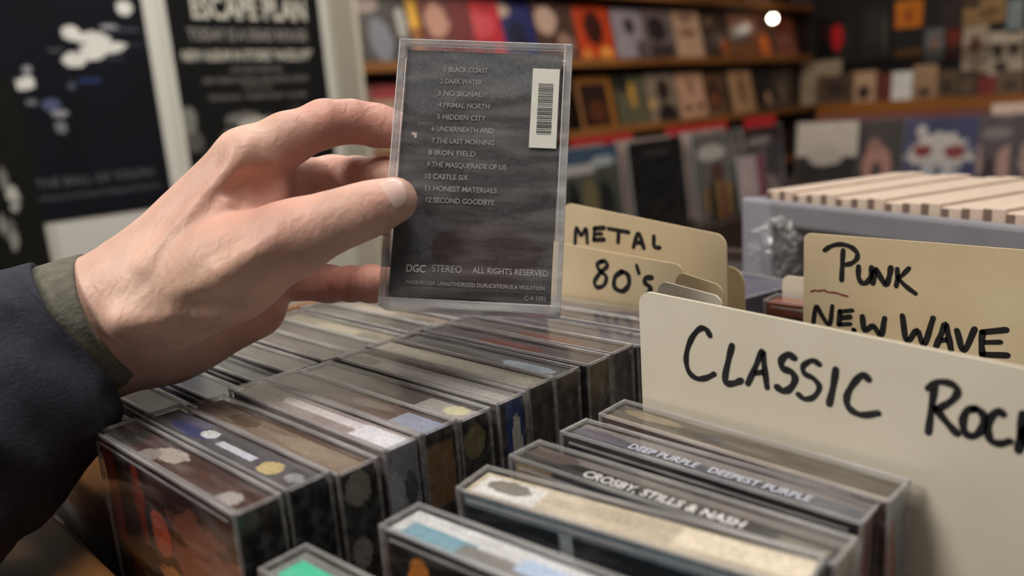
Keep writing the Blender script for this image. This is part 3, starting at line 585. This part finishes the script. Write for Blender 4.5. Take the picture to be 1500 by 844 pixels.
for k, (lab, sp) in enumerate([('dark grey spined cassette under the palm', C(80, 72, 66)), ('smoky brown cassette under the palm, behind the dark grey one', C(74, 60, 54)),
    ('charcoal cassette below the little finger', C(70, 58, 54)), ('grey cassette with an olive tinted spine below the little finger', C(140, 130, 108)), ('brownish grey cassette below the held cassette corner', C(92, 84, 78)),
    ('pale grey spined cassette behind the little finger', C(150, 138, 124)), ('slate cassette near the 80S card, far left row', C(96, 88, 92)), ('dusky cassette left of the last one of the left row', C(70, 66, 66)), ('rearmost cassette of the far left row', C(96, 92, 92))]):
    tape(lab, 'cassettes in the far left row', mwp(-440+(k*7 % 4), 176+18*k, -113+(k*5 % 3)*.6, .0, 0, 0), (sp, [('e', .3+.07*(k % 4), .5, .2, .3, tuple(c*1.6 for c in sp)), ('e', .8, .4, .1, .3, tuple(c*.6 for c in sp))]), None, None, 600+5*k)
bev(box('row_riser', (-.445, .17, CZ, -.329, .345, CZ+.0032), mat('riser_felt'), tr), .0005)
# stack of clear cases beyond the cards
for k in range(5):
    mw = Matrix.Translation((-.318-.002*(k % 2), .470+.003*k, CZ+.0006+.0175*k)) @ Matrix.Rotation(-.25+.02*(k % 3), 4, 'Z') @ Matrix.Translation((0, 0, 0)) @ Matrix.Rotation(-math.pi/2, 4, 'X')
    tape(['lowest', 'second', 'middle', 'fourth', 'topmost'][k]+' grey-violet cassette case of the flat stack by the cream box', 'flat stack of cases by the plastic box', mw,
         (C(120, 114, 136), [('e', .4, .5, .2, .3, C(150, 140, 150))]), (C(110, 104, 124), []), (C(112, 106, 128), []), 540+5*k)
# small red-brown cassette and cream tab left of PUNK
tape('small cassette with rust red spine band left of the PUNK card', 'cassettes between the cards', mwp(-207.5, 397, -112.5, 0, 0, 0), (C(150, 70, 45), []), (C(125, 52, 30), [('r', .03, .78, .9, .9, C(30, 18, 16), .4)]), None, 580)

# ---------------------------------------------------------------- divider cards
def card(label, x0, x1, y, zt0, zt1, mt, rc=6, zb=-186, name='divider_card', tk=.0009, rr=True):
    """upright card: outline in its own x-z plane, both top corners rounded; x0..x1, y, z in mm from the camera"""
    mw = Matrix.Translation((x0/1000, y/1000, Z0+zb/1000))
    t = empty(name, label, 'divider', 'cream divider cards between the cassettes', mw)
    W_ = (x1-x0)/1000; h0 = (zt0-zb)/1000; h1 = (zt1-zb)/1000; r = rc/1000
    P = [(0, 0), (W_, 0)]
    for i in range(7):
        a = i*math.pi/12; P.append((W_-r+r*math.cos(a), h1-r+r*math.sin(a)))
    for i in range(7):
        a = math.pi/2+i*math.pi/12; P.append((r+r*math.cos(a), h0-r+r*math.sin(a)))
    n = len(P); V = [(p[0], 0, p[1]) for p in P]+[(p[0], tk, p[1]) for p in P]
    F = [tuple(range(n)), tuple(range(2*n-1, n-1, -1))]+[(i, (i+1) % n+0, (i+1) % n+n, i+n) for i in range(n)]
    bev(mesh('card_board', V, F, mt, t), .0002, 1)
    return t
def trace(t, name, y, org, sc, polys, r, mt):
    """handwriting: strokes measured on the photograph, laid on the card at its true place and size"""
    x0 = t.matrix_world.translation.x; zb = t.matrix_world.translation.z
    out = []
    for q in polys:
        pts = []
        for (a, b) in q:
            v = M(on('y', y, org[0]+a/sc, org[1]+b/sc)); pts.append((v.x-x0, v.z-zb))
        out.append(pts)
    return strokes(name, out, r, mt, t)
bpy.context.view_layer.update()
cr = card('tall cream divider card hand lettered CLASSIC ROCK in black marker', -180, 45, 246, -72.6, -86, CREAM, 5)
bpy.context.view_layer.update()
o8 = (930, 420); s8 = 2.632
trace(cr, 'marker_lettering', 246, o8, s8, [
 [(290, 188), (275, 165), (252, 162), (225, 190), (205, 235), (198, 285), (210, 330), (240, 354), (275, 352), (306, 337)],
 [(375, 228), (362, 280), (348, 350), (356, 373), (385, 372), (410, 362)],
 [(436, 374), (465, 310), (492, 250), (500, 310), (510, 388)], [(452, 335), (505, 328)],
 [(615, 275), (590, 262), (565, 285), (572, 315), (605, 330), (618, 358), (600, 392), (572, 402), (548, 387)],
 [(712, 300), (685, 285), (650, 305), (655, 335), (690, 355), (712, 388), (690, 425), (655, 433), (630, 415)],
 [(775, 320), (765, 385), (750, 452)],
 [(902, 358), (880, 340), (850, 365), (822, 410), (818, 450), (840, 480), (880, 495), (938, 488)],
 [(1157, 385), (1145, 460), (1132, 562)], [(1132, 392), (1170, 368), (1220, 375), (1245, 402), (1225, 437), (1180, 465), (1158, 470)], [(1160, 470), (1200, 520), (1242, 566)],
 [(1310, 470), (1280, 480), (1265, 520), (1275, 565), (1310, 575), (1340, 545), (1345, 500), (1325, 475), (1308, 470)],
 [(1420, 492), (1400, 480), (1370, 510), (1362, 560), (1375, 595), (1410, 605), (1445, 596)],
 [(1497, 490), (1488, 570), (1480, 632)], [(1545, 515), (1492, 575), (1550, 650)]], .00112, INK)
pk = card('cream divider card hand lettered PUNK and NEW WAVE in black marker', -180.5, 40, 389, -73.0, -77, CREAM2, 3)
bpy.context.view_layer.update()
o6 = (1180, 340); s6 = 4.44
trace(pk, 'marker_lettering', 389, o6, s6, [
 [(245, 120), (240, 200), (235, 312)], [(125, 118), (170, 90), (230, 80), (290, 95), (332, 130), (335, 170), (300, 203), (258, 212)],
 [(345, 225), (345, 290), (366, 330), (395, 330), (424, 290), (430, 230)], [(438, 332), (452, 240), (485, 290), (522, 342), (545, 290), (555, 232)],
 [(597, 240), (597, 300), (590, 352)], [(672, 236), (630, 280), (606, 300), (650, 350), (715, 400)],
 [(50, 600), (70, 482), (105, 540), (155, 602), (175, 482)], [(225, 515), (218, 600)], [(222, 518), (305, 510)], [(220, 560), (290, 552)], [(220, 602), (292, 598)],
 [(370, 550), (385, 640), (440, 612), (490, 672), (515, 562)], [(312, 636), (318, 638)],
 [(630, 545), (660, 712), (725, 640), (770, 732), (830, 560)], [(850, 742), (880, 670), (910, 600), (930, 680), (946, 762)], [(865, 705), (938, 700)],
 [(985, 640), (1030, 772), (1100, 630)], [(1152, 650), (1145, 720), (1150, 795)], [(1150, 652), (1305, 636)], [(1145, 718), (1268, 716)], [(1150, 797), (1312, 802)]], .00125, INK)
trace(pk, 'pencil_scribble', 389, o6, s6, [[(36, 388), (60, 380), (90, 384), (120, 378), (150, 392), (200, 396), (235, 408), (275, 418)]], .0005, REDINK)
me_ = card('cream divider card hand lettered METAL with a rounded shoulder', -316, -207, 358, -58, -70, CREAM2, 7)
bpy.context.view_layer.update()
o7 = (800, 280); s7 = 3.015
trace(me_, 'marker_lettering', 358, o7, s7, [
 [(128, 232), (134, 162), (155, 195), (176, 166), (182, 228)], [(214, 165), (211, 216)], [(213, 166), (256, 162)], [(212, 190), (246, 189)], [(211, 216), (256, 214)],
 [(275, 166), (365, 182)], [(321, 174), (318, 226)], [(386, 247), (408, 186), (432, 252)], [(394, 226), (426, 230)], [(476, 200), (478, 245), (502, 250)]], .0013, INK)
ei = card("lower cream divider card hand lettered 80's, in front of METAL", -318, -222, 342, -78, -84, CREAM2, 6)
bpy.context.view_layer.update()
trace(ei, 'marker_lettering', 342, o7, s7, [
 [(245, 310), (225, 325), (240, 355), (266, 378), (256, 415), (226, 425), (214, 400), (240, 360), (270, 332), (262, 312), (245, 310)],
 [(335, 355), (305, 380), (303, 425), (338, 442), (366, 412), (361, 370), (335, 355)], [(400, 330), (410, 362)],
 [(467, 382), (440, 385), (438, 406), (462, 428), (450, 456)]], .0013, INK)
card('cream divider card behind METAL, only its lower shoulder showing', -312, -205, 372, -82, -90, CREAM2, 9)
card('short cream tab card just behind the CLASSIC ROCK card', -213, -179.5, 306, -84.5, -87.5, CREAM, 5)
card('short tan tab card second behind the CLASSIC ROCK card', -211, -186, 318, -82.5, -85.5, CREAM2, 5)
card('small cream tab card beside the rust red cassette', -206, -150, 417, -103, -104, CREAM, 4)

# ---------------------------------------------------------------- plastic box of cream edged cases
BXZ = -88
ang = -.36
bo = on('z', BXZ, 1098, 290)
mwb = Matrix.Translation((bo[0]/1000, bo[1]/1000, CZ)) @ Matrix.Rotation(ang, 4, 'Z')
hb = (186+BXZ)/1000
GP = clear_mat('smoky_grey_plastic', (.55, .56, .62), .45, .3, .12)
GPD = mat('grey_plastic_lip', srgb(134, 132, 138), .35, noise_amt=.1, noise_scale=40)
pb = empty('plastic_box', 'grey plastic box packed with cream edged cases', 'box', mw=mwb)
BW, BD = .42, .170
bev(box('front_wall', (0, 0, 0, BW, .004, hb-.022), mat('dark_box_front', srgb(70, 62, 66), .4), pb), .001)
bev(box('front_lip', (-.003, -.004, hb-.020, BW, .006, hb), GPD, pb), .003)
bev(box('side_wall', (0, .004, 0, .004, BD, hb), GPD, pb), .001)
bev(box('back_wall', (0, BD-.004, 0, BW, BD, hb), GPD, pb), .001)
bev(box('end_wall', (BW-.004, .004, 0, BW, BD-.004, hb), GPD, pb), .001)
bev(box('corner_post', (-.004, -.006, 0, .030, 0, hb+.001), mat('pale_violet_plastic', srgb(150, 147, 158), .3), pb), .004, )
box('box_floor', (.004, .004, .0003, BW-.004, BD-.004, .002), GPD, pb)
CRE = mat('cream_case_edge', srgb(214, 192, 174), .5, noise_amt=.12, noise_scale=60)
DKE = mat('brown_corner_edge', srgb(120, 100, 88), .5)  # brown for the small block at each case's front top corner
n_ = 26
for k in range(n_):
    t = empty('slim_case', None, 'case', 'slim cases in the grey plastic box', mwb @ Matrix.Translation((.010+k*.0146, .010, .0022)))
    t['label'] = 'cream edged slim case packed in the grey plastic box'
    hh = hb+.004+.0012*math.sin(k*2.1)
    bev(box('case_board', (0, 0, 0, .0142, .150, hh), CRE, t), .0008)
    box('dark_corner', (.0005, -.001, hh-.010, .0055, -.0001, hh-.001), DKE, t)
# crinkled clear wrap over the box front
def wrap(name, label, org, w_, h_, seed):
    V, F = [], []; n = 26
    for j in range(n+1):
        for i in range(n+1):
            u, v = i/n, j/n
            a = noise.noise(Vector((u*4+seed, v*3, 0)))*.012+noise.noise(Vector((u*11, v*8+seed, 2)))*.005
            V.append((u*w_, -.011-abs(a)*1.2-.006*math.sin(v*math.pi), (v-.5)*h_*(math.sin(math.pi*(.12+.76*u)))+a*.5))
    F = [(j*(n+1)+i, j*(n+1)+i+1, (j+1)*(n+1)+i+1, (j+1)*(n+1)+i) for j in range(n) for i in range(n)]
    o = mesh(name, V, F, clear_mat('wrap_film'+str(seed), (.97, .98, 1), .12, .14, .22), None, True)
    o.matrix_world = mwb @ Matrix.Translation(org)
    tag(o, label, 'wrap'); return o
wrap('crinkled_wrap', 'crinkled clear film wrap bunched at the corner of the grey box', (.022, 0, hb-.034), .052, .050, 1)
wrap('crinkled_wrap', 'small twist of clear film on the box front above PUNK', (.145, 0, hb-.030), .036, .024, 2)

# ---------------------------------------------------------------- the held cassette
Hm = Matrix.Translation((-.249183, .173206, Z0-.069938)) @ rotm(.72, .108, -.388)
hc = empty('held_cassette', 'upright cassette held up in the hand, dark back cover with track list', 'cassette', mw=Hm)
HW, HH = .070, .109
box('case_shell', (0, 0, 0, HW, T, HH), CASE, hc)
e = .0017
bev(box('case_rim', [(0, 0, 0, HW, e, .0032), (0, 0, HH-.0026, HW, e, HH), (0, 0, 0, .0026, e, HH), (HW-.0034, 0, 0, HW, e, HH),
     (0, T-e, 0, HW, T, e), (0, T-e, HH-e, HW, T, HH), (0, T-e, 0, e, T, HH), (HW-e, T-e, 0, HW, T, HH), (0, 0, 0, e, T, e), (HW-e, 0, 0, HW, T, e), (0, 0, HH-e, e, T, HH), (HW-e, 0, HH-e, HW, T, HH)], RIM, hc), .0004)
box('cassette_body', (.004, .004, .004, HW-.004, T-.003, HH-.004), DARKP, hc)
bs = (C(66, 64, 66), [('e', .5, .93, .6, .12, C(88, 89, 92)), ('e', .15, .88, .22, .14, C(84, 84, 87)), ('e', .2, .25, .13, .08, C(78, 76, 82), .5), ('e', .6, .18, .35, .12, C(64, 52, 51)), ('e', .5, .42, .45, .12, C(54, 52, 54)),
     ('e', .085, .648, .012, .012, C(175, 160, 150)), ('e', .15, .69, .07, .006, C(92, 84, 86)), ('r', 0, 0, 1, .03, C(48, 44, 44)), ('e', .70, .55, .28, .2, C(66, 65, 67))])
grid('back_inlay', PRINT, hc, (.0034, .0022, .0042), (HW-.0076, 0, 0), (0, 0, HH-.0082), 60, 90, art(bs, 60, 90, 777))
LGI = mat('track_list_ink', srgb(140, 134, 132), .5)
tracks = ['1 BLACK COAST', '2 DARK WATER', '3 NO SIGNAL', '4 PRIMAL NORTH', '5 HIDDEN CITY', '6 UNDERNEATH AND', '7 THE LAST MORNING', '8 IRON FIELD', '9 THE MASQUERADE OF US', '10 CASTLE SIX', '11 HONEST MATERIALS', '12 SECOND GOODBYE']
def hloc(px, py):                          # point on the case's face, local metres
    Mi = Hm.inverted(); d = Vector(ray(px, py)); o_ = Mi @ Vector((0, 0, Z0)); d = (Mi.to_3x3() @ d)
    s = (.002-o_.y)/d.y; p = o_+d*s; return p.x, p.z
lefts = [650, 645, 641, 642, 640, 632, 632, 627, 625, 621, 621, 622]
rights = [715, 706, 706, 717, 712, 723, 724, 697, 742, 686, 728, 724]
for i, s in enumerate(tracks):
    x, z = hloc(lefts[i], 105+17.4*i); x2, _ = hloc(rights[i], 105+17.4*i)
    o = text('track_lettering', s, .0030, LGI, hc, face_mw((x, .0019, z), (1, 0, 0), (0, 0, 1)), 'LEFT', 1, .00004)
    wd_ = max(v.co.x for v in o.data.vertices); o.data.transform(Matrix.Diagonal(((x2-x)/wd_, 1, 1, 1)))
for s, px, py, sz, mt in [('DGC', 594, 398, .0042, WHITEI), ('STEREO', 632, 398, .0040, GREYI), ('ALL RIGHTS RESERVED', 692, 400, .0034, GREYI), ('MADE IN USA  UNAUTHORIZED DUPLICATION IS A VIOLATION', 594, 416, .0022, GREYI), ('C-4 1091', 768, 440, .0026, LGI)]:
    x, z = hloc(px, py); text('credit_lettering', s, sz, mt, hc, face_mw((x, .0019, z), (1, 0, 0), (0, 0, 1)), 'LEFT', .85)
STK = mat('sticker_paper', srgb(214, 212, 200), .6)
xa, za = hloc(787, 222); xb, zb_ = hloc(836, 94)
xa, xb = HW-.0155, HW-.0048; za, zb_ = .0655, .0985
box('price_sticker', (xa, .0010, za, xb, .0015, zb_), STK, hc, .0)
bars = []; z = za+.0055; r2 = random.Random(3)
while z < zb_-.006:
    h = r2.choice([.00018, .0003, .00045]); bars.append((xa+.0026, .00092, z, xb-.0022, .00099, z+h)); z += h+r2.choice([.0002, .0003, .0004])
st = bpy.data.objects['price_sticker']; st.name = 'barcode_sticker'
box('barcode_bars', bars, INK, st)

# ---------------------------------------------------------------- hand: one continuous surface from blended limbs (surface nets)
def cap(P, a, b, ra, rb):
    ab = b-a; L2_ = ab@ab; t = np.clip(((P-a)@ab)/L2_, 0, 1); t = t.astype('f')
    return np.linalg.norm(P-a-t[..., None]*ab.astype('f'), axis=-1)-(ra+(rb-ra)*t)
def smin(a, b, k):
    h = np.clip(.5+.5*(b-a)/k, 0, 1); return b+(a-b)*h-k*h*(1-h)
def chain(P, pts, k=3):
    d = None
    for (x0, y0, d0, r0), (x1, y1, d1, r1) in zip(pts[:-1], pts[1:]):
        c = cap(P, camP(x0, y0, d0), camP(x1, y1, d1), r0, r1); d = c if d is None else smin(d, c, k)
    return d
def surface_nets(D, lo, h):
    nx, ny, nz = D.shape; S = D < 0
    cells = np.zeros((nx-1, ny-1, nz-1), int)
    corners = [(i, j, k) for i in (0, 1) for j in (0, 1) for k in (0, 1)]
    for c in corners: cells += S[c[0]:nx-1+c[0], c[1]:ny-1+c[1], c[2]:nz-1+c[2]]
    act = (cells > 0) & (cells < 8); idx = -np.ones(act.shape, int); ids = np.argwhere(act); idx[act] = np.arange(len(ids))
    acc = np.zeros((len(ids), 3)); cnt = np.zeros(len(ids))
    for a in corners:
        for ax in range(3):
            if a[ax]: continue
            b = list(a); b[ax] = 1
            da = D[ids[:, 0]+a[0], ids[:, 1]+a[1], ids[:, 2]+a[2]]; db = D[ids[:, 0]+b[0], ids[:, 1]+b[1], ids[:, 2]+b[2]]
            mk = (da < 0) != (db < 0); t = np.where(mk, da/(da-db+1e-12), 0)
            p = np.array(a, float)[None]+np.eye(3)[ax][None]*t[:, None]
            acc[mk] += p[mk]; cnt[mk] += 1
    V = (ids+acc/cnt[:, None])*h+lo
    F = []
    for ax in range(3):
        u, v = [(1, 2), (2, 0), (0, 1)][ax]
        A_ = np.take(S, range(0, S.shape[ax]-1), ax); B2 = np.take(S, range(1, S.shape[ax]), ax)
        for q in np.argwhere(A_ != B2):
            if q[u] == 0 or q[v] == 0 or q[u] >= D.shape[u]-1 or q[v] >= D.shape[v]-1: continue
            c = []
            for du, dv in ((-1, -1), (0, -1), (0, 0), (-1, 0)):
                r = q.copy(); r[u] += du; r[v] += dv; c.append(int(idx[tuple(r)]))
            if min(c) < 0: continue
            F.append(tuple(c) if A_[tuple(q)] else tuple(c[::-1]))
    return V, F
lo = np.array([-215., -75., 280.]); hi = np.array([-28., 85., 395.]); hs = 1.25
ax_ = [np.arange(lo[i], hi[i], hs, dtype='f') for i in range(3)]
P = np.stack(np.meshgrid(*ax_, indexing='ij'), -1)
palm = None
for pts in [
   [(60, 500, 322, 25), (230, 425, 328, 22.5)], [(60, 535, 338, 24), (250, 470, 345, 22.5)],
   [(228, 405, 326, 20), (362, 236, 326, 12.2)], [(240, 420, 340, 20), (392, 272, 342, 12.0)],
   [(250, 445, 350, 19), (403, 336, 358, 11.5)], [(260, 465, 352, 18), (403, 393, 360, 11.0)],
   [(245, 488, 346, 20), (365, 445, 350, 15.5)],
   [(235, 445, 322, 21), (335, 395, 313, 18.5), (425, 350, 308, 14)],
   [(300, 350, 325, 15), (380, 290, 328, 10)],
   ]:
    c = chain(P, pts, 8); palm = c if palm is None else smin(palm, c, 9)
# tendons, veins and bone ends
for pts, k in [([(215, 392, 303, 2.2), (345, 240, 311, 2.2)], 5), ([(250, 452, 300, 2.4), (330, 398, 294, 2.6), (410, 348, 295, 2.2)], 5), ([(200, 420, 304, 2), (290, 350, 307, 1.6), (330, 300, 309, 1.6)], 4),
               ([(358, 226, 316, 6), (366, 232, 318, 6)], 5), ([(180, 470, 300, 4), (215, 462, 301, 4.5)], 8)]:
    palm = smin(palm, chain(P, pts), k)
fingers = [
   [(362, 236, 326, 12.2), (420, 204, 332, 10.4), (476, 181, 339, 9.5), (515, 178, 344, 8.7), (552, 184, 348, 8.7), (610, 196, 347.5, 7.6)],
   [(392, 276, 342, 12), (440, 266, 356, 10), (488, 258, 367, 9), (525, 258, 362, 8.4), (562, 260, 354, 8.6), (620, 264, 345, 7.8)],
   [(403, 336, 358, 11.5), (500, 316, 378, 8.8), (540, 314, 368, 8.4), (575, 318, 357, 8.4), (625, 318, 343, 7.6)],
   [(403, 395, 360, 11), (440, 410, 366, 8.8), (482, 416, 366, 8.1), (515, 416, 357, 7.5), (545, 416, 347, 7.7), (590, 416, 335.5, 6.8)],
   [(425, 350, 308, 14), (455, 338, 305, 12), (485, 326, 303, 11), (520, 314, 302, 10.3), (548, 304, 302, 9.4), (578, 293, 303.5, 8.7)],
]
Dh = palm
for i, f in enumerate(fingers):
    fd = chain(P, f, 4)
    Dh = smin(Dh, smin(fd, palm, 7), 1.2)
# hollow between thumb and index, creases at the finger joints
def carve(D_, c, r, k): return -smin(-D_, np.linalg.norm((P-camP(*c[:3]))/np.array(c[3:], 'f'), axis=-1)*min(c[3:])-0-min(c[3:]), k) if False else np.maximum(D_, D_*0+D_)
def dent(D_, px, py, d, rx, ry, rz, k=4):
    q_ = np.linalg.norm((P-camP(px, py, d))/np.array([rx, ry, rz], 'f'), axis=-1); e_ = (q_-1)*min(rx, ry, rz)
    return -smin(-D_, e_, k)
Dh = dent(Dh, 405, 272, 312, 10, 6.5, 10, 5)
Dh = dent(Dh, 300, 452, 293, 20, 4.5, 6, 5)
Vh, Fh = surface_nets(Dh, lo, hs)
# a little smoothing keeps the surface even
nb = [[] for _ in range(len(Vh))]
fa = np.array(Fh)
for it in range(2):
    acc = np.zeros_like(Vh); cnt = np.zeros(len(Vh))
    for s in range(4):
        a, b = fa[:, s], fa[:, (s+1) % 4]
        np.add.at(acc, a, Vh[b]); np.add.at(cnt, a, 1); np.add.at(acc, b, Vh[a]); np.add.at(cnt, b, 1)
    Vh = Vh*.4+.6*acc/np.maximum(cnt, 1)[:, None]

def skin_mat():
    mt = bpy.data.materials.new('skin'); mt.use_nodes = True; N = mt.node_tree.nodes; L = mt.node_tree.links; b = N['Principled BSDF']
    a = N.new('ShaderNodeAttribute'); a.attribute_name = 'print'
    tc = N.new('ShaderNodeTexCoord')
    n = N.new('ShaderNodeTexNoise'); n.inputs['Scale'].default_value = 60; n.inputs['Detail'].default_value = 6; L.new(tc.outputs['Object'], n.inputs['Vector'])
    r = N.new('ShaderNodeMapRange'); r.inputs[1].default_value = .3; r.inputs[2].default_value = .7; r.inputs[3].default_value = .86; r.inputs[4].default_value = 1.1; L.new(n.outputs['Fac'], r.inputs[0])
    mx = N.new('ShaderNodeMix'); mx.data_type = 'RGBA'; mx.blend_type = 'MULTIPLY'; mx.inputs[0].default_value = 1
    L.new(a.outputs['Color'], mx.inputs[6]); L.new(r.outputs[0], mx.inputs[7]); L.new(mx.outputs[2], b.inputs['Base Color'])
    b.inputs['Roughness'].default_value = .48; b.inputs['Specular IOR Level'].default_value = .4
    b.inputs['Subsurface Weight'].default_value = .25; b.inputs['Subsurface Radius'].default_value = (1, .35, .2); b.inputs['Subsurface Scale'].default_value = .003
    w1 = N.new('ShaderNodeTexWave'); w1.inputs['Scale'].default_value = 75; w1.inputs['Distortion'].default_value = 9; w1.inputs['Detail'].default_value = 3; w1.inputs['Detail Scale'].default_value = 2
    v = N.new('ShaderNodeTexVoronoi'); v.inputs['Scale'].default_value = 900
    L.new(tc.outputs['Object'], w1.inputs['Vector']); L.new(tc.outputs['Object'], v.inputs['Vector'])
    ad = N.new('ShaderNodeMath'); ad.operation = 'MULTIPLY_ADD'; ad.inputs[1].default_value = .35; L.new(v.outputs['Distance'], ad.inputs[0]); L.new(w1.outputs['Fac'], ad.inputs[2])
    bp = N.new('ShaderNodeBump'); bp.inputs['Strength'].default_value = .22; bp.inputs['Distance'].default_value = .0005
    L.new(ad.outputs[0], bp.inputs['Height']); L.new(bp.outputs[0], b.inputs['Normal']); return mt
base = np.array(C(208, 168, 151)); red = np.array(C(196, 132, 118)); pale = np.array(C(216, 182, 162)); ylw = np.array(C(208, 170, 146))
cols = np.tile(base, (len(Vh), 1))
def blush(c, r, col, amt):
    global cols
    w_ = (np.exp(-((Vh-camP(*c))**2).sum(1)/(2*r*r))*amt)[:, None]; cols = cols*(1-w_)+col*w_
for c, r, col, am in [((480, 165, 335), 14, red, .6), ((560, 175, 340), 12, red, .6), ((360, 215, 315), 12, pale, .5), ((500, 255, 355), 14, red, .3), ((520, 410, 350), 18, red, .7),
                      ((400, 340, 295), 16, red, .35), ((590, 300, 296), 7, pale, .6), ((560, 300, 296), 7, red, .4), ((230, 400, 300), 22, pale, .5), ((400, 270, 315), 12, red, .5), ((300, 330, 305), 16, red, .25), ((430, 430, 345), 25, red, .6), ((330, 420, 295), 16, ylw, .5)]:
    blush(c, r, col, am)
person = empty('person', 'person reaching in from the left, only hand and dark jacket sleeve showing', 'person', mw=Matrix.Translation(Vector(cam2world([camP(150, 470, 330)])[0])))
pi_ = person.matrix_world.inverted()
bpy.context.view_layer.update()
def body(name, Vc, F, mt, cols=None, smooth=True, parent=None):
    Wd = cam2world(Vc); o = mesh(name, Wd, F, mt, parent or person, smooth, cols)
    o.matrix_parent_inverse = pi_ if parent is None else Matrix.Identity(4); return o
hand = body('hand', Vh, Fh, skin_mat(), cols)
# thumb nail: a thin curved plate set into the thumb tip
def nail(c, axis_px, L_, W_, d_off):
    ctr = camP(*c); ax = camP(*axis_px)-ctr; ax[2] = 0; ax /= np.linalg.norm(ax)
    nrm = np.array([.06, .08, -1.]); nrm -= ax*(nrm@ax); nrm /= np.linalg.norm(nrm); sd = np.cross(ax, nrm)
    V, F = [], []; n = 12
    for j in range(n+1):
        for i in range(n+1):
            u, v = 2*i/n-1, 2*j/n-1
            uu = u*math.sqrt(1-v*v/2); vv = v*math.sqrt(1-u*u/2)
            uu = np.sign(uu)*abs(uu)**.8; vv = np.sign(vv)*abs(vv)**.8
            V.append(ctr+ax*uu*L_+sd*vv*W_+nrm*(d_off-1.75*vv*vv-.7*max(0, uu)**2-.35*uu*uu))
    F = [(j*(n+1)+i, j*(n+1)+i+1, (j+1)*(n+1)+i+1, (j+1)*(n+1)+i) for j in range(n) for i in range(n)]
    o = body('fingernail', V, F, mat('nail', C(232, 196, 186), .28, noise_amt=.08, noise_scale=200), None)
    s_ = o.modifiers.new('thick', 'SOLIDIFY'); s_.thickness = .0005; s_.offset = 0
nail((577, 291, 303.4), (596, 284, 303), 6.4, 5.4, 9.45)

# sleeve and ribbed cuff: lofted cloth tubes around the forearm
def tube(name, rings, mt, n=64, fold=0, rib=0, wall=1.6, seed=0, sub=6):
    """rings: (px,py,depth,r_across,r_deep) from the open end backwards; closed inwards at the open end"""
    pts = [np.array([*camP(r[0], r[1], r[2]), r[3], r[4]]) for r in rings]
    p = smooth_poly(pts, sub)
    V, F = [], []
    def ring(q, t, shrink, amp, s):
        t = t/np.linalg.norm(t); up = np.array([0, 1., 0]); a_ = np.cross(t, np.array([0, 0, 1.])); a_ /= np.linalg.norm(a_); b_ = np.cross(t, a_)
        for i in range(n):
            th = 2*math.pi*i/n
            f_ = amp*(noise.noise(Vector((math.cos(th)*1.3, math.sin(th)*1.3, s*.055+seed)))*fold+noise.noise(Vector((math.cos(th)*3, math.sin(th)*3, s*.12+seed)))*fold*.4)
            rb = rib*(1 if i % 2 else 0)
            V.append(q[:3]+a_*math.cos(th)*(q[3]-shrink+f_+rb)+b_*math.sin(th)*(q[4]-shrink+f_+rb))
    T0 = p[1][:3]-p[0][:3]; s = 0
    ring(p[min(4, len(p)-1)], T0, wall+1.2, 0, 0); ring(p[0], T0, wall, 0, 0)
    for i, q in enumerate(p):
        t = p[min(i+1, len(p)-1)][:3]-p[max(i-1, 0)][:3]
        if i: s += np.linalg.norm(q[:3]-p[i-1][:3])
        ring(q, t, 0, min(1, s/14), s)
    m_ = len(p)+2
    F = [(j*n+i, j*n+(i+1) % n, (j+1)*n+(i+1) % n, (j+1)*n+i) for j in range(m_-1) for i in range(n)]
    F.append(tuple(range((m_-1)*n, m_*n)))
    return body(name, V, F, mt)
CLOTH = mat('navy_black_jacket_cloth', C(44, 45, 58), .9, noise_amt=.35, noise_scale=300, bump=.5)
CUFF = mat('grey_ribbed_cuff', C(104, 101, 90), .9, noise_amt=.3, noise_scale=250, bump=.5)
tube('cuff', [(167, 461, 331, 26.6, 33), (145, 470, 330, 28.0, 34), (105, 487, 328, 29, 35), (70, 505, 326, 30, 36)], CUFF, n=120, fold=1.2, rib=.5)
tube('jacket_sleeve', [(111, 489, 328, 32, 38), (91, 499, 326, 34.5, 39), (62, 522, 321, 39, 41), (10, 565, 312, 46, 45), (-70, 620, 300, 50, 48), (-190, 700, 282, 54, 52), (-330, 790, 262, 58, 56)], CLOTH, n=96, fold=4.5, seed=3, sub=10)
